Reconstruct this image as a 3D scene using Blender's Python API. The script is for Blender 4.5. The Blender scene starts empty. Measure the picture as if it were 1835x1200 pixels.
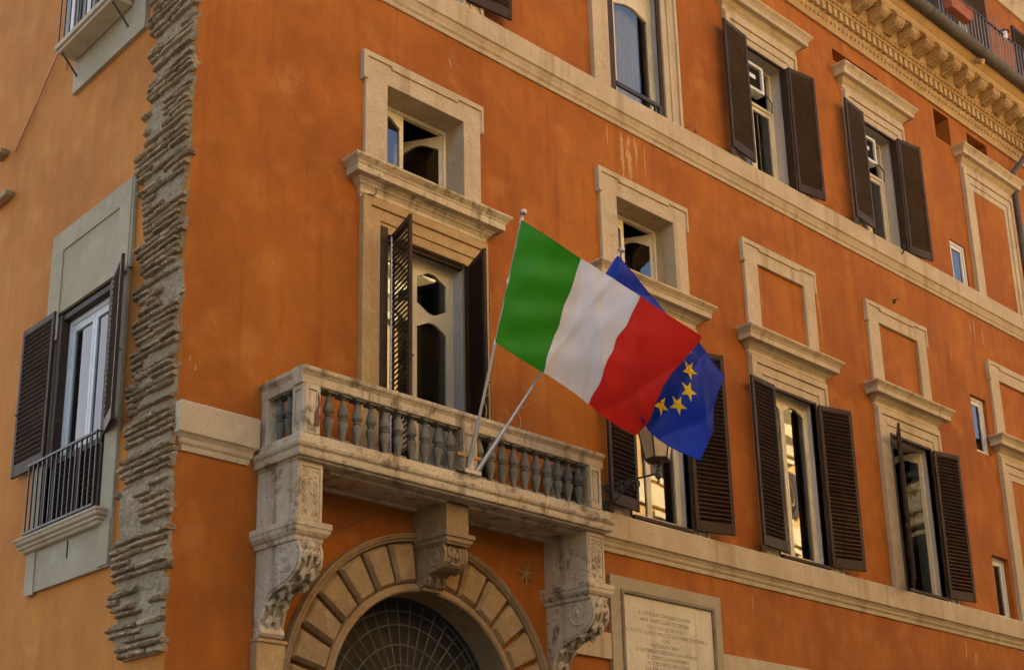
import bpy, bmesh, math, random
from mathutils import Vector, Matrix, noise
from mathutils.geometry import tessellate_polygon
rnd = random.Random(7)
C = bpy.context.scene.collection
SC = bpy.context.scene
R = math.radians

# ------------------------------------------------------------------ camera
cam_d = bpy.data.cameras.new('camera')
cam = bpy.data.objects.new('camera', cam_d); C.objects.link(cam)
cam_d.sensor_width = 36.0
cam_d.lens = 2369.28 / 1835.0 * 36.0
cam_d.shift_x = (917.5 - 665.43) / 1835.0
cam_d.shift_y = (878.77 - 600.0) / 1835.0
cam_d.clip_start = 0.1; cam_d.clip_end = 2000
yaw, pitch, roll = R(39.01922), R(16.4336), R(0.5705)
fw = Vector((math.sin(yaw) * math.cos(pitch), math.cos(yaw) * math.cos(pitch), math.sin(pitch)))
r0 = Vector((math.cos(yaw), -math.sin(yaw), 0)); u0 = r0.cross(fw)
r1 = math.cos(roll) * r0 + math.sin(roll) * u0
u1 = -math.sin(roll) * r0 + math.cos(roll) * u0
M = Matrix((r1, u1, -fw)).transposed().to_4x4()
M.translation = Vector((-6.741, -11.607, 1.65))
cam.matrix_world = M
SC.camera = cam

# ------------------------------------------------------------------ light
sun_dir = Vector((0.36, 0.78, 0.51)).normalized()
world = bpy.data.worlds.new('World'); SC.world = world
world.use_nodes = True
wn = world.node_tree.nodes; wl = world.node_tree.links
sky = wn.new('ShaderNodeTexSky'); sky.sky_type = 'NISHITA'; sky.sun_disc = False
sky.sun_elevation = math.asin(sun_dir.z)
sky.sun_rotation = math.atan2(sun_dir.x, sun_dir.y)
sky.air_density = 0.8; sky.dust_density = 6.0; sky.ozone_density = 0.3
wl.new(sky.outputs[0], wn['Background'].inputs[0])
wn['Background'].inputs[1].default_value = 0.105
sun_d = bpy.data.lights.new('sun', 'SUN'); sun_d.energy = 5.0; sun_d.angle = R(0.5); sun_d.color = (1.0, 0.90, 0.74)
sun = bpy.data.objects.new('sun', sun_d); C.objects.link(sun)
sun.rotation_euler = sun_dir.to_track_quat('Z', 'Y').to_euler()
sun.location = (10, 30, 40)
SC.view_settings.view_transform = 'Standard'; SC.view_settings.look = 'None'
SC.view_settings.gamma = 1.0; SC.view_settings.use_curve_mapping = False
SC.view_settings.exposure = 2.3

# ------------------------------------------------------------------ materials
def pmat(name, base, var=None, light=None, scale=0.7, streak=0.0, streak_col=None, spots=0.0, spot_col=None,
         rough=0.88, bump=0.25, fine=28.0, metal=0.0, perobj=0.0, wear=0.0, wear_col=None, spec=0.3, med=5.0, wt=(0.60, 0.66), ws=1.15, brush=0.0):
    m = bpy.data.materials.new(name); m.use_nodes = True
    n = m.node_tree.nodes; l = m.node_tree.links
    b = n['Principled BSDF']
    b.inputs['Roughness'].default_value = rough; b.inputs['Metallic'].default_value = metal
    b.inputs['Specular IOR Level'].default_value = spec
    geo = n.new('ShaderNodeNewGeometry'); pos = geo.outputs['Position']
    def nz(sc, det=6, vec=None, rg=0.55):
        t = n.new('ShaderNodeTexNoise'); t.inputs['Scale'].default_value = sc
        t.inputs['Detail'].default_value = det; t.inputs['Roughness'].default_value = rg
        l.new(vec or pos, t.inputs['Vector']); return t.outputs['Fac']
    def ramp(f, a, c):
        t = n.new('ShaderNodeMapRange'); t.inputs[1].default_value = a; t.inputs[2].default_value = c
        t.interpolation_type = 'SMOOTHSTEP'; l.new(f, t.inputs[0]); return t.outputs[0]
    def mix(f, a, c):
        t = n.new('ShaderNodeMix'); t.data_type = 'RGBA'
        if isinstance(f, float): t.inputs[0].default_value = f
        else: l.new(f, t.inputs[0])
        for i, v in ((6, a), (7, c)):
            if isinstance(v, tuple): t.inputs[i].default_value = (*v, 1)
            else: l.new(v, t.inputs[i])
        return t.outputs[2]
    def mul(a, k):
        t = n.new('ShaderNodeMath'); t.operation = 'MULTIPLY'; l.new(a, t.inputs[0])
        if isinstance(k, float): t.inputs[1].default_value = k
        else: l.new(k, t.inputs[1])
        return t.outputs[0]
    col = base
    if var: col = mix(ramp(nz(scale), 0.34, 0.66), col, var)
    if light: col = mix(mul(ramp(nz(scale * 3.1, 8), 0.5, 0.78), 0.75), col, light)
    if streak:
        mp = n.new('ShaderNodeMapping'); mp.inputs['Scale'].default_value = (4.5, 4.5, 0.22)
        l.new(pos, mp.inputs['Vector'])
        col = mix(mul(ramp(nz(1.0, 7, mp.outputs[0]), 0.5, 0.74), streak), col, streak_col)
    if wear:
        f = mul(ramp(nz(ws, 12, None, 0.68), *wt), ramp(nz(9.0, 5), 0.35, 0.6))
        col = mix(mul(f, wear), col, wear_col)
    if brush:   # brushed limewash: soft diagonal and upright strokes of slightly different strength
        mp = n.new('ShaderNodeMapping'); mp.inputs['Scale'].default_value = (3.2, 3.2, 1.7); mp.inputs['Rotation'].default_value = (0.0, 0.35, 0.0)
        l.new(pos, mp.inputs['Vector'])
        hs = n.new('ShaderNodeHueSaturation'); mr = n.new('ShaderNodeMapRange'); mr.inputs[1].default_value = 0.3; mr.inputs[2].default_value = 0.7
        mr.inputs[3].default_value = 1 - brush; mr.inputs[4].default_value = 1 + brush
        l.new(nz(1.0, 9, mp.outputs[0], 0.65), mr.inputs[0]); l.new(mr.outputs[0], hs.inputs['Value']); l.new(col, hs.inputs['Color']); col = hs.outputs[0]
    if spots:
        col = mix(mul(ramp(nz(22.0, 3), 0.64, 0.72), spots), col, spot_col or (0.05, 0.04, 0.03))
    # fine grain
    g = ramp(nz(fine * 2.3, 4), 0.3, 0.7)
    t = n.new('ShaderNodeMix'); t.data_type = 'RGBA'; t.blend_type = 'MULTIPLY'; t.inputs[0].default_value = 1.0
    if isinstance(col, tuple): t.inputs[6].default_value = (*col, 1)
    else: l.new(col, t.inputs[6])
    gm = n.new('ShaderNodeMapRange'); gm.inputs[3].default_value = 0.84; gm.inputs[4].default_value = 1.12
    l.new(g, gm.inputs[0])
    cb = n.new('ShaderNodeCombineColor')
    for i in range(3): l.new(gm.outputs[0], cb.inputs[i])
    l.new(cb.outputs[0], t.inputs[7]); col = t.outputs[2]
    if perobj:
        oi = n.new('ShaderNodeObjectInfo'); hs = n.new('ShaderNodeHueSaturation')
        mr = n.new('ShaderNodeMapRange'); mr.inputs[3].default_value = 1 - perobj; mr.inputs[4].default_value = 1 + perobj
        l.new(oi.outputs['Random'], mr.inputs[0]); l.new(mr.outputs[0], hs.inputs['Value']); l.new(col, hs.inputs['Color'])
        col = hs.outputs[0]
    l.new(col, b.inputs['Base Color'])
    if bump:
        add = n.new('ShaderNodeMath'); add.operation = 'ADD'
        l.new(nz(fine, 6), add.inputs[0]); l.new(mul(nz(med, 4), 2.0), add.inputs[1])
        bp = n.new('ShaderNodeBump'); bp.inputs['Strength'].default_value = bump; bp.inputs['Distance'].default_value = 0.02
        l.new(add.outputs[0], bp.inputs['Height']); l.new(bp.outputs[0], b.inputs['Normal'])
    return m

def simple(name, col, rough=0.5, metal=0.0, spec=0.5):
    return pmat(name, col, rough=rough, metal=metal, bump=0.05, spec=spec)

ORANGE = pmat('orange_plaster', (0.385, 0.122, 0.012), (0.295, 0.084, 0.008), (0.44, 0.165, 0.030), scale=0.55, streak=0.7, brush=0.15, wt=(0.56, 0.74),
              streak_col=(0.27, 0.072, 0.012), wear=0.35, wear_col=(0.50, 0.24, 0.085), bump=0.22, med=2.2)
ORANGE2 = pmat('faded_orange_plaster', (0.54, 0.192, 0.022), (0.45, 0.148, 0.016), (0.60, 0.26, 0.05), scale=0.5, streak=0.4,
               streak_col=(0.40, 0.135, 0.028), brush=0.12, wt=(0.56, 0.74), wear=0.3, wear_col=(0.58, 0.33, 0.15), bump=0.2, med=2.0)
STONE = pmat('cream_stone_plaster', (0.52, 0.42, 0.27), (0.46, 0.36, 0.22), (0.58, 0.49, 0.34), scale=1.1, streak=0.6,
             streak_col=(0.29, 0.19, 0.095), spots=0.45, spot_col=(0.20, 0.13, 0.07), wear=0.7, wear_col=(0.46, 0.28, 0.13), bump=0.3)
OCHRE = pmat('ochre_stone', (0.46, 0.31, 0.135), (0.40, 0.25, 0.10), (0.52, 0.38, 0.20), scale=1.3, streak=0.3,
             streak_col=(0.30, 0.19, 0.09), spots=0.3, bump=0.3)
TRAV = pmat('weathered_travertine', (0.60, 0.495, 0.325), (0.50, 0.385, 0.225), (0.68, 0.60, 0.44), scale=1.7, streak=0.85,
            streak_col=(0.15, 0.105, 0.06), spots=0.75, spot_col=(0.10, 0.07, 0.045), wear=0.85, wear_col=(0.17, 0.115, 0.065), bump=0.5, wt=(0.53, 0.62), ws=2.6)
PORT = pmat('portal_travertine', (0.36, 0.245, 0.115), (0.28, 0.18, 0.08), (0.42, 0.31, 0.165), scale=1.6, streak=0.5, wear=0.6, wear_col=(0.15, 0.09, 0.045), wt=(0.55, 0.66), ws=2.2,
            streak_col=(0.24, 0.16, 0.08), spots=0.8, spot_col=(0.12, 0.07, 0.03), bump=0.45)  # base colours lowered to hold the shade under the balcony
GREYST = pmat('grey_lime_plaster', (0.41, 0.345, 0.215), (0.35, 0.29, 0.175), (0.47, 0.41, 0.275), scale=1.0, streak=0.35,
              streak_col=(0.34, 0.31, 0.24), spots=0.3, spot_col=(0.25, 0.22, 0.17), bump=0.25)
BALU = pmat('grey_baluster_stone', (0.20, 0.18, 0.13), (0.145, 0.13, 0.09), (0.28, 0.255, 0.19), scale=3.0, streak=0.5,
            streak_col=(0.14, 0.12, 0.09), spots=0.3, bump=0.3, perobj=0.15)
BRICK = pmat('mortar_smeared_brick', (0.35, 0.245, 0.128), (0.25, 0.17, 0.085), (0.45, 0.345, 0.205), scale=3.5, spots=0.4,
             spot_col=(0.12, 0.09, 0.06), bump=0.9, fine=40, perobj=0.25, med=12)
MORTAR = pmat('grey_rough_mortar', (0.37, 0.285, 0.16), (0.28, 0.21, 0.115), (0.46, 0.375, 0.24), scale=2.4, spots=0.4,
              spot_col=(0.15, 0.12, 0.09), bump=0.9, fine=35, med=10)
BROWN = pmat('brown_shutter_paint', (0.050, 0.027, 0.015), (0.038, 0.020, 0.011), (0.075, 0.045, 0.028), scale=2.5, rough=0.65,
             bump=0.15, streak=0.4, streak_col=(0.085, 0.052, 0.030), wear=0.5, wear_col=(0.12, 0.078, 0.048), spec=0.25, perobj=0.14)
CREAM = pmat('cream_window_paint', (0.72, 0.63, 0.42), (0.63, 0.54, 0.35), scale=2.5, rough=0.5, bump=0.1, streak=0.3,
             streak_col=(0.42, 0.34, 0.22), spec=0.4)
WHITEW = pmat('white_window_paint', (0.66, 0.66, 0.60), (0.58, 0.58, 0.52), scale=2.5, rough=0.45, bump=0.08, streak=0.35,
              streak_col=(0.45, 0.42, 0.36), spec=0.4)
REVEAL = pmat('pale_reveal_plaster', (0.52, 0.50, 0.43), (0.46, 0.43, 0.36), (0.58, 0.57, 0.50), scale=1.5, streak=0.4,
              streak_col=(0.38, 0.33, 0.25), bump=0.25)
IRON = pmat('dark_wrought_iron', (0.018, 0.015, 0.013), (0.035, 0.028, 0.022), scale=6, rough=0.55, bump=0.15, spec=0.5)
VERDI = pmat('greenish_iron', (0.07, 0.075, 0.06), (0.11, 0.12, 0.10), scale=8, rough=0.55, bump=0.2)
ALU = pmat('aluminium_pole', (0.50, 0.47, 0.42), rough=0.35, metal=0.7, bump=0.03)
DARK = pmat('dark_room', (0.030, 0.026, 0.022), (0.020, 0.018, 0.015), rough=0.95, bump=0.0)
ROOM = pmat('dim_room_plaster', (0.22, 0.18, 0.13), (0.17, 0.14, 0.10), scale=1.5, rough=0.95, bump=0.0)
BACKPAN = pmat('pale_bright_panel', (0.62, 0.55, 0.38), (0.52, 0.45, 0.30), scale=1.2, rough=0.95, bump=0.0)  # pale colour of the panels that lift the dark window interiors
BLIND = pmat('grey_blind', (0.55, 0.52, 0.38), rough=0.6, bump=0.0)
CURT = pmat('pale_curtain', (0.45, 0.44, 0.40), rough=0.9, bump=0.1)
LOST = pmat('bare_brown_render', (0.17, 0.10, 0.055), (0.13, 0.075, 0.04), scale=6, bump=0.5)
JOINT = pmat('joint_mortar', (0.26, 0.19, 0.11), (0.34, 0.26, 0.16), scale=9, bump=0.2)
PEEL = pmat('peeled_pale_plaster', (0.50, 0.30, 0.12), (0.42, 0.21, 0.065), (0.56, 0.40, 0.20), scale=5, bump=0.3)
LEAD = pmat('weathered_gutter_metal', (0.10, 0.085, 0.06), (0.075, 0.065, 0.048), (0.15, 0.12, 0.08), scale=2.0, rough=0.6,
            bump=0.15, streak=0.3, streak_col=(0.05, 0.045, 0.035))
MARBLE = pmat('plaque_marble', (0.66, 0.575, 0.40), (0.58, 0.49, 0.33), (0.72, 0.65, 0.48), scale=1.4, streak=0.65,
              streak_col=(0.36, 0.27, 0.15), spots=0.15, rough=0.6, bump=0.1)
PFRAME = pmat('dull_grey_brown_frame', (0.26, 0.205, 0.13), (0.18, 0.14, 0.09), (0.33, 0.28, 0.20), scale=3, bump=0.2)
LETTER = pmat('faded_letter_paint', (0.16, 0.115, 0.065), (0.38, 0.30, 0.19), scale=11, bump=0.0)
TERRA = pmat('terracotta', (0.36, 0.12, 0.06), (0.28, 0.09, 0.045), scale=4, bump=0.2)
PIPE = pmat('painted_pipe', (0.64, 0.34, 0.14), (0.56, 0.28, 0.11), scale=3, bump=0.1)
FANDARK = pmat('dark_glass_stand_in', (0.045, 0.033, 0.022), (0.03, 0.022, 0.015), scale=3, rough=0.7, bump=0.15, streak=0.4, streak_col=(0.08, 0.06, 0.04))  # opaque dark colour standing in for unlit fanlight glass
GREYP = pmat('grey_door_panel', (0.27, 0.25, 0.21), (0.23, 0.21, 0.17), scale=2, rough=0.6, bump=0.1)
WOOD = pmat('raw_wood_batten', (0.50, 0.27, 0.09), (0.42, 0.22, 0.07), scale=8, bump=0.2)
LATTICE = pmat('white_plastic', (0.70, 0.69, 0.64), rough=0.4, bump=0.0)
GREENC = pmat('green_cloth', (0.02, 0.11, 0.06), (0.015, 0.08, 0.045), scale=3, bump=0.1)
PALEC = pmat('pale_cloth', (0.55, 0.58, 0.46), (0.45, 0.50, 0.38), scale=3, bump=0.1)
COBBLE = pmat('grey_street_stone', (0.08, 0.075, 0.07), (0.06, 0.055, 0.05), (0.11, 0.10, 0.09), scale=0.8, bump=0.5)
OPP = pmat('sunlit_ochre_plaster', (0.64, 0.38, 0.13), (0.58, 0.33, 0.10), (0.68, 0.45, 0.18), scale=0.5, streak=0.3,
           streak_col=(0.48, 0.22, 0.08), bump=0.15)
OPPT = pmat('sunlit_cream_trim', (0.72, 0.58, 0.30), (0.66, 0.52, 0.26), scale=0.8, bump=0.15)
ROOFT = pmat('roof_tile', (0.30, 0.15, 0.08), (0.24, 0.12, 0.07), scale=3, bump=0.4)

def glass_mat(name, tint=(0.9, 0.95, 0.95), ior=2.5):
    m = bpy.data.materials.new(name); m.use_nodes = True
    n = m.node_tree.nodes; l = m.node_tree.links
    n.remove(n['Principled BSDF'])
    tr = n.new('ShaderNodeBsdfTransparent'); tr.inputs[0].default_value = (*tint, 1)
    gl = n.new('ShaderNodeBsdfGlossy'); gl.inputs['Roughness'].default_value = 0.015
    fr = n.new('ShaderNodeFresnel'); fr.inputs[0].default_value = ior
    # gently wavy old panes
    geo = n.new('ShaderNodeNewGeometry'); nt = n.new('ShaderNodeTexNoise'); nt.inputs['Scale'].default_value = 1.6
    nt.inputs['Detail'].default_value = 1.0
    l.new(geo.outputs['Position'], nt.inputs['Vector'])
    bp = n.new('ShaderNodeBump'); bp.inputs['Strength'].default_value = 0.05; bp.inputs['Distance'].default_value = 0.04
    l.new(nt.outputs['Fac'], bp.inputs['Height']); l.new(bp.outputs[0], gl.inputs['Normal'])
    mx = n.new('ShaderNodeMixShader'); l.new(fr.outputs[0], mx.inputs[0]); l.new(tr.outputs[0], mx.inputs[1]); l.new(gl.outputs[0], mx.inputs[2])
    l.new(mx.outputs[0], n['Material Output'].inputs[0])
    return m
GLASS = glass_mat('window_glass')
GLASS2 = glass_mat('clear_window_glass', (0.85, 0.9, 0.9), 1.75)

def cloth_mat(name, col, tl=0.35):
    m = bpy.data.materials.new(name); m.use_nodes = True
    n = m.node_tree.nodes; l = m.node_tree.links
    n.remove(n['Principled BSDF'])
    d = n.new('ShaderNodeBsdfDiffuse'); t = n.new('ShaderNodeBsdfTranslucent'); g = n.new('ShaderNodeBsdfGlossy')
    geo = n.new('ShaderNodeNewGeometry'); nt = n.new('ShaderNodeTexNoise'); nt.inputs['Scale'].default_value = 3.0
    nt.inputs['Detail'].default_value = 5
    l.new(geo.outputs['Position'], nt.inputs['Vector'])
    mr = n.new('ShaderNodeMix'); mr.data_type = 'RGBA'
    mr.inputs[6].default_value = (*[c * 0.88 for c in col], 1); mr.inputs[7].default_value = (*[min(1, c * 1.1) for c in col], 1)
    l.new(nt.outputs['Fac'], mr.inputs[0])
    wv = n.new('ShaderNodeTexNoise'); wv.inputs['Scale'].default_value = 60; wv.inputs['Detail'].default_value = 2
    l.new(geo.outputs['Position'], wv.inputs['Vector'])
    bp = n.new('ShaderNodeBump'); bp.inputs['Strength'].default_value = 0.08; bp.inputs['Distance'].default_value = 0.01
    l.new(wv.outputs['Fac'], bp.inputs['Height'])
    for x in (d, t, g): l.new(bp.outputs[0], x.inputs['Normal'])
    l.new(mr.outputs[2], d.inputs[0]); l.new(mr.outputs[2], t.inputs[0])
    g.inputs[0].default_value = (*[0.5 + 0.5 * c for c in col], 1); g.inputs['Roughness'].default_value = 0.45
    mx = n.new('ShaderNodeMixShader'); mx.inputs[0].default_value = tl
    l.new(d.outputs[0], mx.inputs[1]); l.new(t.outputs[0], mx.inputs[2])
    m2 = n.new('ShaderNodeMixShader'); m2.inputs[0].default_value = 0.04
    l.new(mx.outputs[0], m2.inputs[1]); l.new(g.outputs[0], m2.inputs[2])
    l.new(m2.outputs[0], n['Material Output'].inputs[0])
    return m
FGREEN = cloth_mat('flag_green', (0.035, 0.30, 0.006)); FWHITE = cloth_mat('flag_white', (0.92, 0.89, 0.84), 0.4)
FRED = cloth_mat('flag_red', (0.80, 0.030, 0.016)); FBLUE = cloth_mat('flag_blue', (0.004, 0.032, 0.40))
FGOLD = cloth_mat('flag_gold', (0.95, 0.66, 0.02), 0.2)

# ------------------------------------------------------------------ mesh helpers
class MB:
    def __init__(self): self.v = []; self.f = []; self.s = []; self.m = []
    def add(self, vs, fs, smooth=False, mi=0):
        o = len(self.v); self.v += [tuple(p) for p in vs]
        for f in fs: self.f.append(tuple(i + o for i in f)); self.s.append(smooth); self.m.append(mi)
        return self
    def box(self, x0, x1, y0, y1, z0, z1, mi=0):
        return self.add([(x0, y0, z0), (x1, y0, z0), (x1, y1, z0), (x0, y1, z0), (x0, y0, z1), (x1, y0, z1), (x1, y1, z1), (x0, y1, z1)],
                        [(0, 3, 2, 1), (4, 5, 6, 7), (0, 1, 5, 4), (1, 2, 6, 5), (2, 3, 7, 6), (3, 0, 4, 7)], False, mi)
    def quad(self, a, b, c, d, mi=0): return self.add([a, b, c, d], [(0, 1, 2, 3)], False, mi)
    def panel(self, outer, holes, y0, y1, axis='y'):
        """flat panel in x,z with holes, from y0 (front) to y1"""
        loops = [list(outer)] + [list(h) for h in holes]
        pts = [p for lp in loops for p in lp]
        tris = tessellate_polygon([[Vector((p[0], p[1], 0)) for p in lp] for lp in loops])
        n = len(pts)
        vs = [(p[0], y0, p[1]) for p in pts] + [(p[0], y1, p[1]) for p in pts]
        fs = [tuple(t) for t in tris] + [tuple(i + n for i in reversed(t)) for t in tris]
        o = 0
        for lp in loops:
            k = len(lp)
            for i in range(k):
                a, b = o + i, o + (i + 1) % k; fs.append((a, b, b + n, a + n))
            o += k
        if axis == 'z': vs = [(v[0], v[2], v[1]) for v in vs]
        if axis == 'x': vs = [(v[1], v[0], v[2]) for v in vs]
        return self.add(vs, fs)
    def extr_x(self, prof, x0, x1, closed=True):
        n = len(prof); vs = [(x0, p[0], p[1]) for p in prof] + [(x1, p[0], p[1]) for p in prof]
        fs = [(i, (i + 1) % n, (i + 1) % n + n, i + n) for i in range(n if closed else n - 1)]
        if closed:
            tr = tessellate_polygon([[Vector((p[0], p[1], 0)) for p in prof]])
            fs += [tuple(t) for t in tr] + [tuple(i + n for i in reversed(t)) for t in tr]
        return self.add(vs, fs)
    def mold3(self, x0, x1, prof, y=0.0, back=0.0):
        """moulding running round three sides; prof = (projection, z)"""
        rings = [[(x0 - p, back, z), (x0 - p, y - p, z), (x1 + p, y - p, z), (x1 + p, back, z)] for p, z in prof]
        vs = [q for r in rings for q in r]; fs = []
        for i in range(len(rings) - 1):
            for j in range(3): a = i * 4 + j; fs.append((a, a + 1, a + 5, a + 4))
        k = (len(rings) - 1) * 4
        fs.append((3, 2, 1, 0)); fs.append((k, k + 1, k + 2, k + 3))
        return self.add(vs, fs)
    def tube(self, pts, r, n=6, closed=False, caps=True):
        pts = [Vector(p) for p in pts]; k = len(pts)
        rr = r if isinstance(r, (list, tuple)) else [r] * k
        vs = []; prev = None
        for i, p in enumerate(pts):
            a = pts[i - 1] if (i > 0 or closed) else pts[i]; b = pts[(i + 1) % k] if (i < k - 1 or closed) else pts[i]
            t = (b - a).normalized()
            if prev is None:
                up = Vector((0, 0, 1)) if abs(t.z) < 0.9 else Vector((0, 1, 0))
                nx = t.cross(up).normalized()
            else: nx = (prev - t * prev.dot(t)).normalized()
            prev = nx; ny = t.cross(nx)
            for j in range(n):
                an = 2 * math.pi * j / n; vs.append(p + (nx * math.cos(an) + ny * math.sin(an)) * rr[i])
        fs = []
        for i in range(k if closed else k - 1):
            for j in range(n):
                a = i * n + j; b = i * n + (j + 1) % n; c = ((i + 1) % k) * n + (j + 1) % n; d = ((i + 1) % k) * n + j
                fs.append((a, b, c, d))
        self.add(vs, fs, True)
        if caps and not closed: self.add(vs[:n], [tuple(range(n))[::-1]]); self.add(vs[-n:], [tuple(range(n))])
        return self
    def lathe(self, prof, c=(0, 0, 0), n=14):
        vs = []; k = len(prof)
        for r, z in prof:
            for j in range(n):
                a = 2 * math.pi * j / n; vs.append((c[0] + r * math.cos(a), c[1] + r * math.sin(a), c[2] + z))
        fs = [(i * n + j, i * n + (j + 1) % n, (i + 1) * n + (j + 1) % n, (i + 1) * n + j) for i in range(k - 1) for j in range(n)]
        self.add(vs, fs, True)
        self.add(vs[:n], [tuple(range(n))[::-1]]); self.add(vs[-n:], [tuple(range(n))])
        return self
    def ball(self, c, rx, ry, rz, n=10, m=6):
        prof = []
        vs = [(c[0], c[1], c[2] - rz)]
        for i in range(1, m):
            th = math.pi * i / m
            for j in range(n):
                a = 2 * math.pi * j / n
                vs.append((c[0] + rx * math.sin(th) * math.cos(a), c[1] + ry * math.sin(th) * math.sin(a), c[2] - rz * math.cos(th)))
        vs.append((c[0], c[1], c[2] + rz)); fs = []
        for j in range(n): fs.append((0, 1 + (j + 1) % n, 1 + j))
        for i in range(m - 2):
            for j in range(n):
                a = 1 + i * n + j; b = 1 + i * n + (j + 1) % n; fs.append((a, b, b + n, a + n))
        e = len(vs) - 1; o = 1 + (m - 2) * n
        for j in range(n): fs.append((e, o + j, o + (j + 1) % n))
        return self.add(vs, fs, True)
    def arch(self, prof, cx, cz, a0, a1, n=40):
        """profile (r, y) swept round an arch in x,z"""
        k = len(prof); vs = []
        for i in range(n + 1):
            a = a0 + (a1 - a0) * i / n
            for r, y in prof: vs.append((cx + r * math.cos(a), y, cz + r * math.sin(a)))
        fs = [(i * k + j, i * k + (j + 1) % k, (i + 1) * k + (j + 1) % k, (i + 1) * k + j) for i in range(n) for j in range(k)]
        fs += [tuple(range(k)), tuple(n * k + j for j in reversed(range(k)))]
        return self.add(vs, fs)
    def swap(self):
        """mirror x<->y, so that facade-local coordinates land on the left facade"""
        self.v = [(p[1], p[0], p[2]) for p in self.v]; self.f = [tuple(reversed(f)) for f in self.f]; return self
    def mesh(self, name, mat, sharp=35, recalc=True):
        me = bpy.data.meshes.new(name); me.from_pydata(self.v, [], self.f)
        for p, s, mi in zip(me.polygons, self.s, self.m): p.use_smooth = s; p.material_index = mi
        if recalc:
            bm = bmesh.new(); bm.from_mesh(me); bmesh.ops.recalc_face_normals(bm, faces=bm.faces); bm.to_mesh(me); bm.free()
        if any(self.s): me.set_sharp_from_angle(angle=R(sharp))
        for m in (mat if isinstance(mat, (list, tuple)) else [mat]): me.materials.append(m)
        return me
    def build(self, name, mat, parent=None, bevel=0.0, loc=None, recalc=True, label=None, seg=2):
        o = bpy.data.objects.new(name, self.mesh(name, mat, recalc=recalc)); C.objects.link(o)
        if parent is not None: o.parent = parent
        if loc: o.location = loc
        if bevel:
            b = o.modifiers.new('bevel', 'BEVEL'); b.width = bevel; b.segments = seg; b.limit_method = 'ANGLE'; b.angle_limit = R(40)
            b.harden_normals = False
        if label: o['label'] = label
        return o

def thing(name, label, cat, loc=(0, 0, 0), group=None):
    o = bpy.data.objects.new(name, None); C.objects.link(o); o.location = loc; o.empty_display_size = 0.2
    o['label'] = label; o['category'] = cat
    if group: o['group'] = group
    return o
def inst(name, me, parent, loc, rot=(0, 0, 0), scl=(1, 1, 1)):
    o = bpy.data.objects.new(name, me); C.objects.link(o); o.parent = parent
    o.location = loc; o.rotation_euler = rot; o.scale = scl
    return o
def rect(x0, x1, z0, z1): return [(x0, z0), (x1, z0), (x1, z1), (x0, z1)]

# ------------------------------------------------------------------ ground
g = MB().quad((-300, -300, 0), (300, -300, 0), (300, 300, 0), (-300, 300, 0)).build('ground', COBBLE)
g['kind'] = 'structure'

# ------------------------------------------------------------------ the palazzo
P = thing('palazzo', 'large orange plastered palazzo with cream stone window surrounds and dark brown shutters', 'building')
BAYS = [2.43, 6.91, 10.454, 14.187, 18.70]
BZ0, BZ1 = 6.18, 6.53       # lower string course band
AZ0, AZ1 = 13.05, 13.39     # upper string course band
OP0, OP1 = 0.43, 1.78       # opening inside each bay
holes = []
for i, L in enumerate(BAYS[:4]):
    z0 = 6.22 if i == 0 else 6.60
    holes.append((L + OP0 - 0.1, L + OP1 + 0.1, z0, 9.55, 0.42, 'x'))
    holes.append((L + OP0 - 0.1, L + OP1 + 0.1, 13.40, 16.02, 0.42, 'x'))
for L in BAYS[:2]: holes.append((L + 0.30, L + 1.85, 10.30, 11.67, 0.42, 'x'))
SMALL = [(17.83, 18.47, 13.39, 14.38, 0.30, 'w'), (17.89, 18.51, 9.82, 11.01, 0.30, 'w'), (17.93, 18.60, 6.53, 7.75, 0.30, 'w'),
         (17.83, 18.47, 16.74, 17.43, 0.45, 'o'), (19.23, 20.10, 16.90, 17.39, 0.45, 'o'), (14.02, 15.64, 16.92, 17.18, 0.30, 'o')]
holes += SMALL
PCX, PCZ = 3.47, 3.50
holes.append((PCX - 1.99, PCX + 1.99, -0.2, 5.6, 0.5, 'p'))
def wall_mesh(mb, W0, W1, Z0, Z1, holes):
    xs = sorted({W0, W1, *[h[0] for h in holes], *[h[1] for h in holes]}); xs = [x for x in xs if W0 <= x <= W1]
    zs = sorted({Z0, Z1, *[h[2] for h in holes], *[h[3] for h in holes]}); zs = [z for z in zs if Z0 <= z <= Z1]
    for a, b in zip(xs, xs[1:]):
        for c, d in zip(zs, zs[1:]):
            mx, mz = (a + b) / 2, (c + d) / 2
            if any(h[0] < mx < h[1] and h[2] < mz < h[3] for h in holes): continue
            mb.quad((a, 0, c), (b, 0, c), (b, 0, d), (a, 0, d))
    for x0, x1, z0, z1, dp, k in holes:
        mb.quad((x0, 0, z0), (x0, dp, z0), (x0, dp, z1), (x0, 0, z1)); mb.quad((x1, 0, z0), (x1, dp, z0), (x1, dp, z1), (x1, 0, z1))
        mb.quad((x0, 0, z1), (x1, 0, z1), (x1, dp, z1), (x0, dp, z1)); mb.quad((x0, 0, z0), (x1, 0, z0), (x1, dp, z0), (x0, dp, z0))
w = MB(); wall_mesh(w, 0, 46, 0, 19.0, holes)
# spandrel of the portal hole
n = 40
arc = [(PCX + 1.6 * math.cos(a), PCZ + 1.6 * math.sin(a)) for a in [math.pi * i / n for i in range(n + 1)]]
for (x0, z0), (x1, z1) in zip(arc, arc[1:]): w.quad((x0, 0, z0), (x1, 0, z1), (x1, 0, 5.6), (x0, 0, 5.6))
for s in (-1, 1):
    xa, xb = sorted((PCX + s * 1.6, PCX + s * 1.99)); w.quad((xa, 0, 0), (xb, 0, 0), (xb, 0, 5.6), (xa, 0, 5.6))
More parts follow.
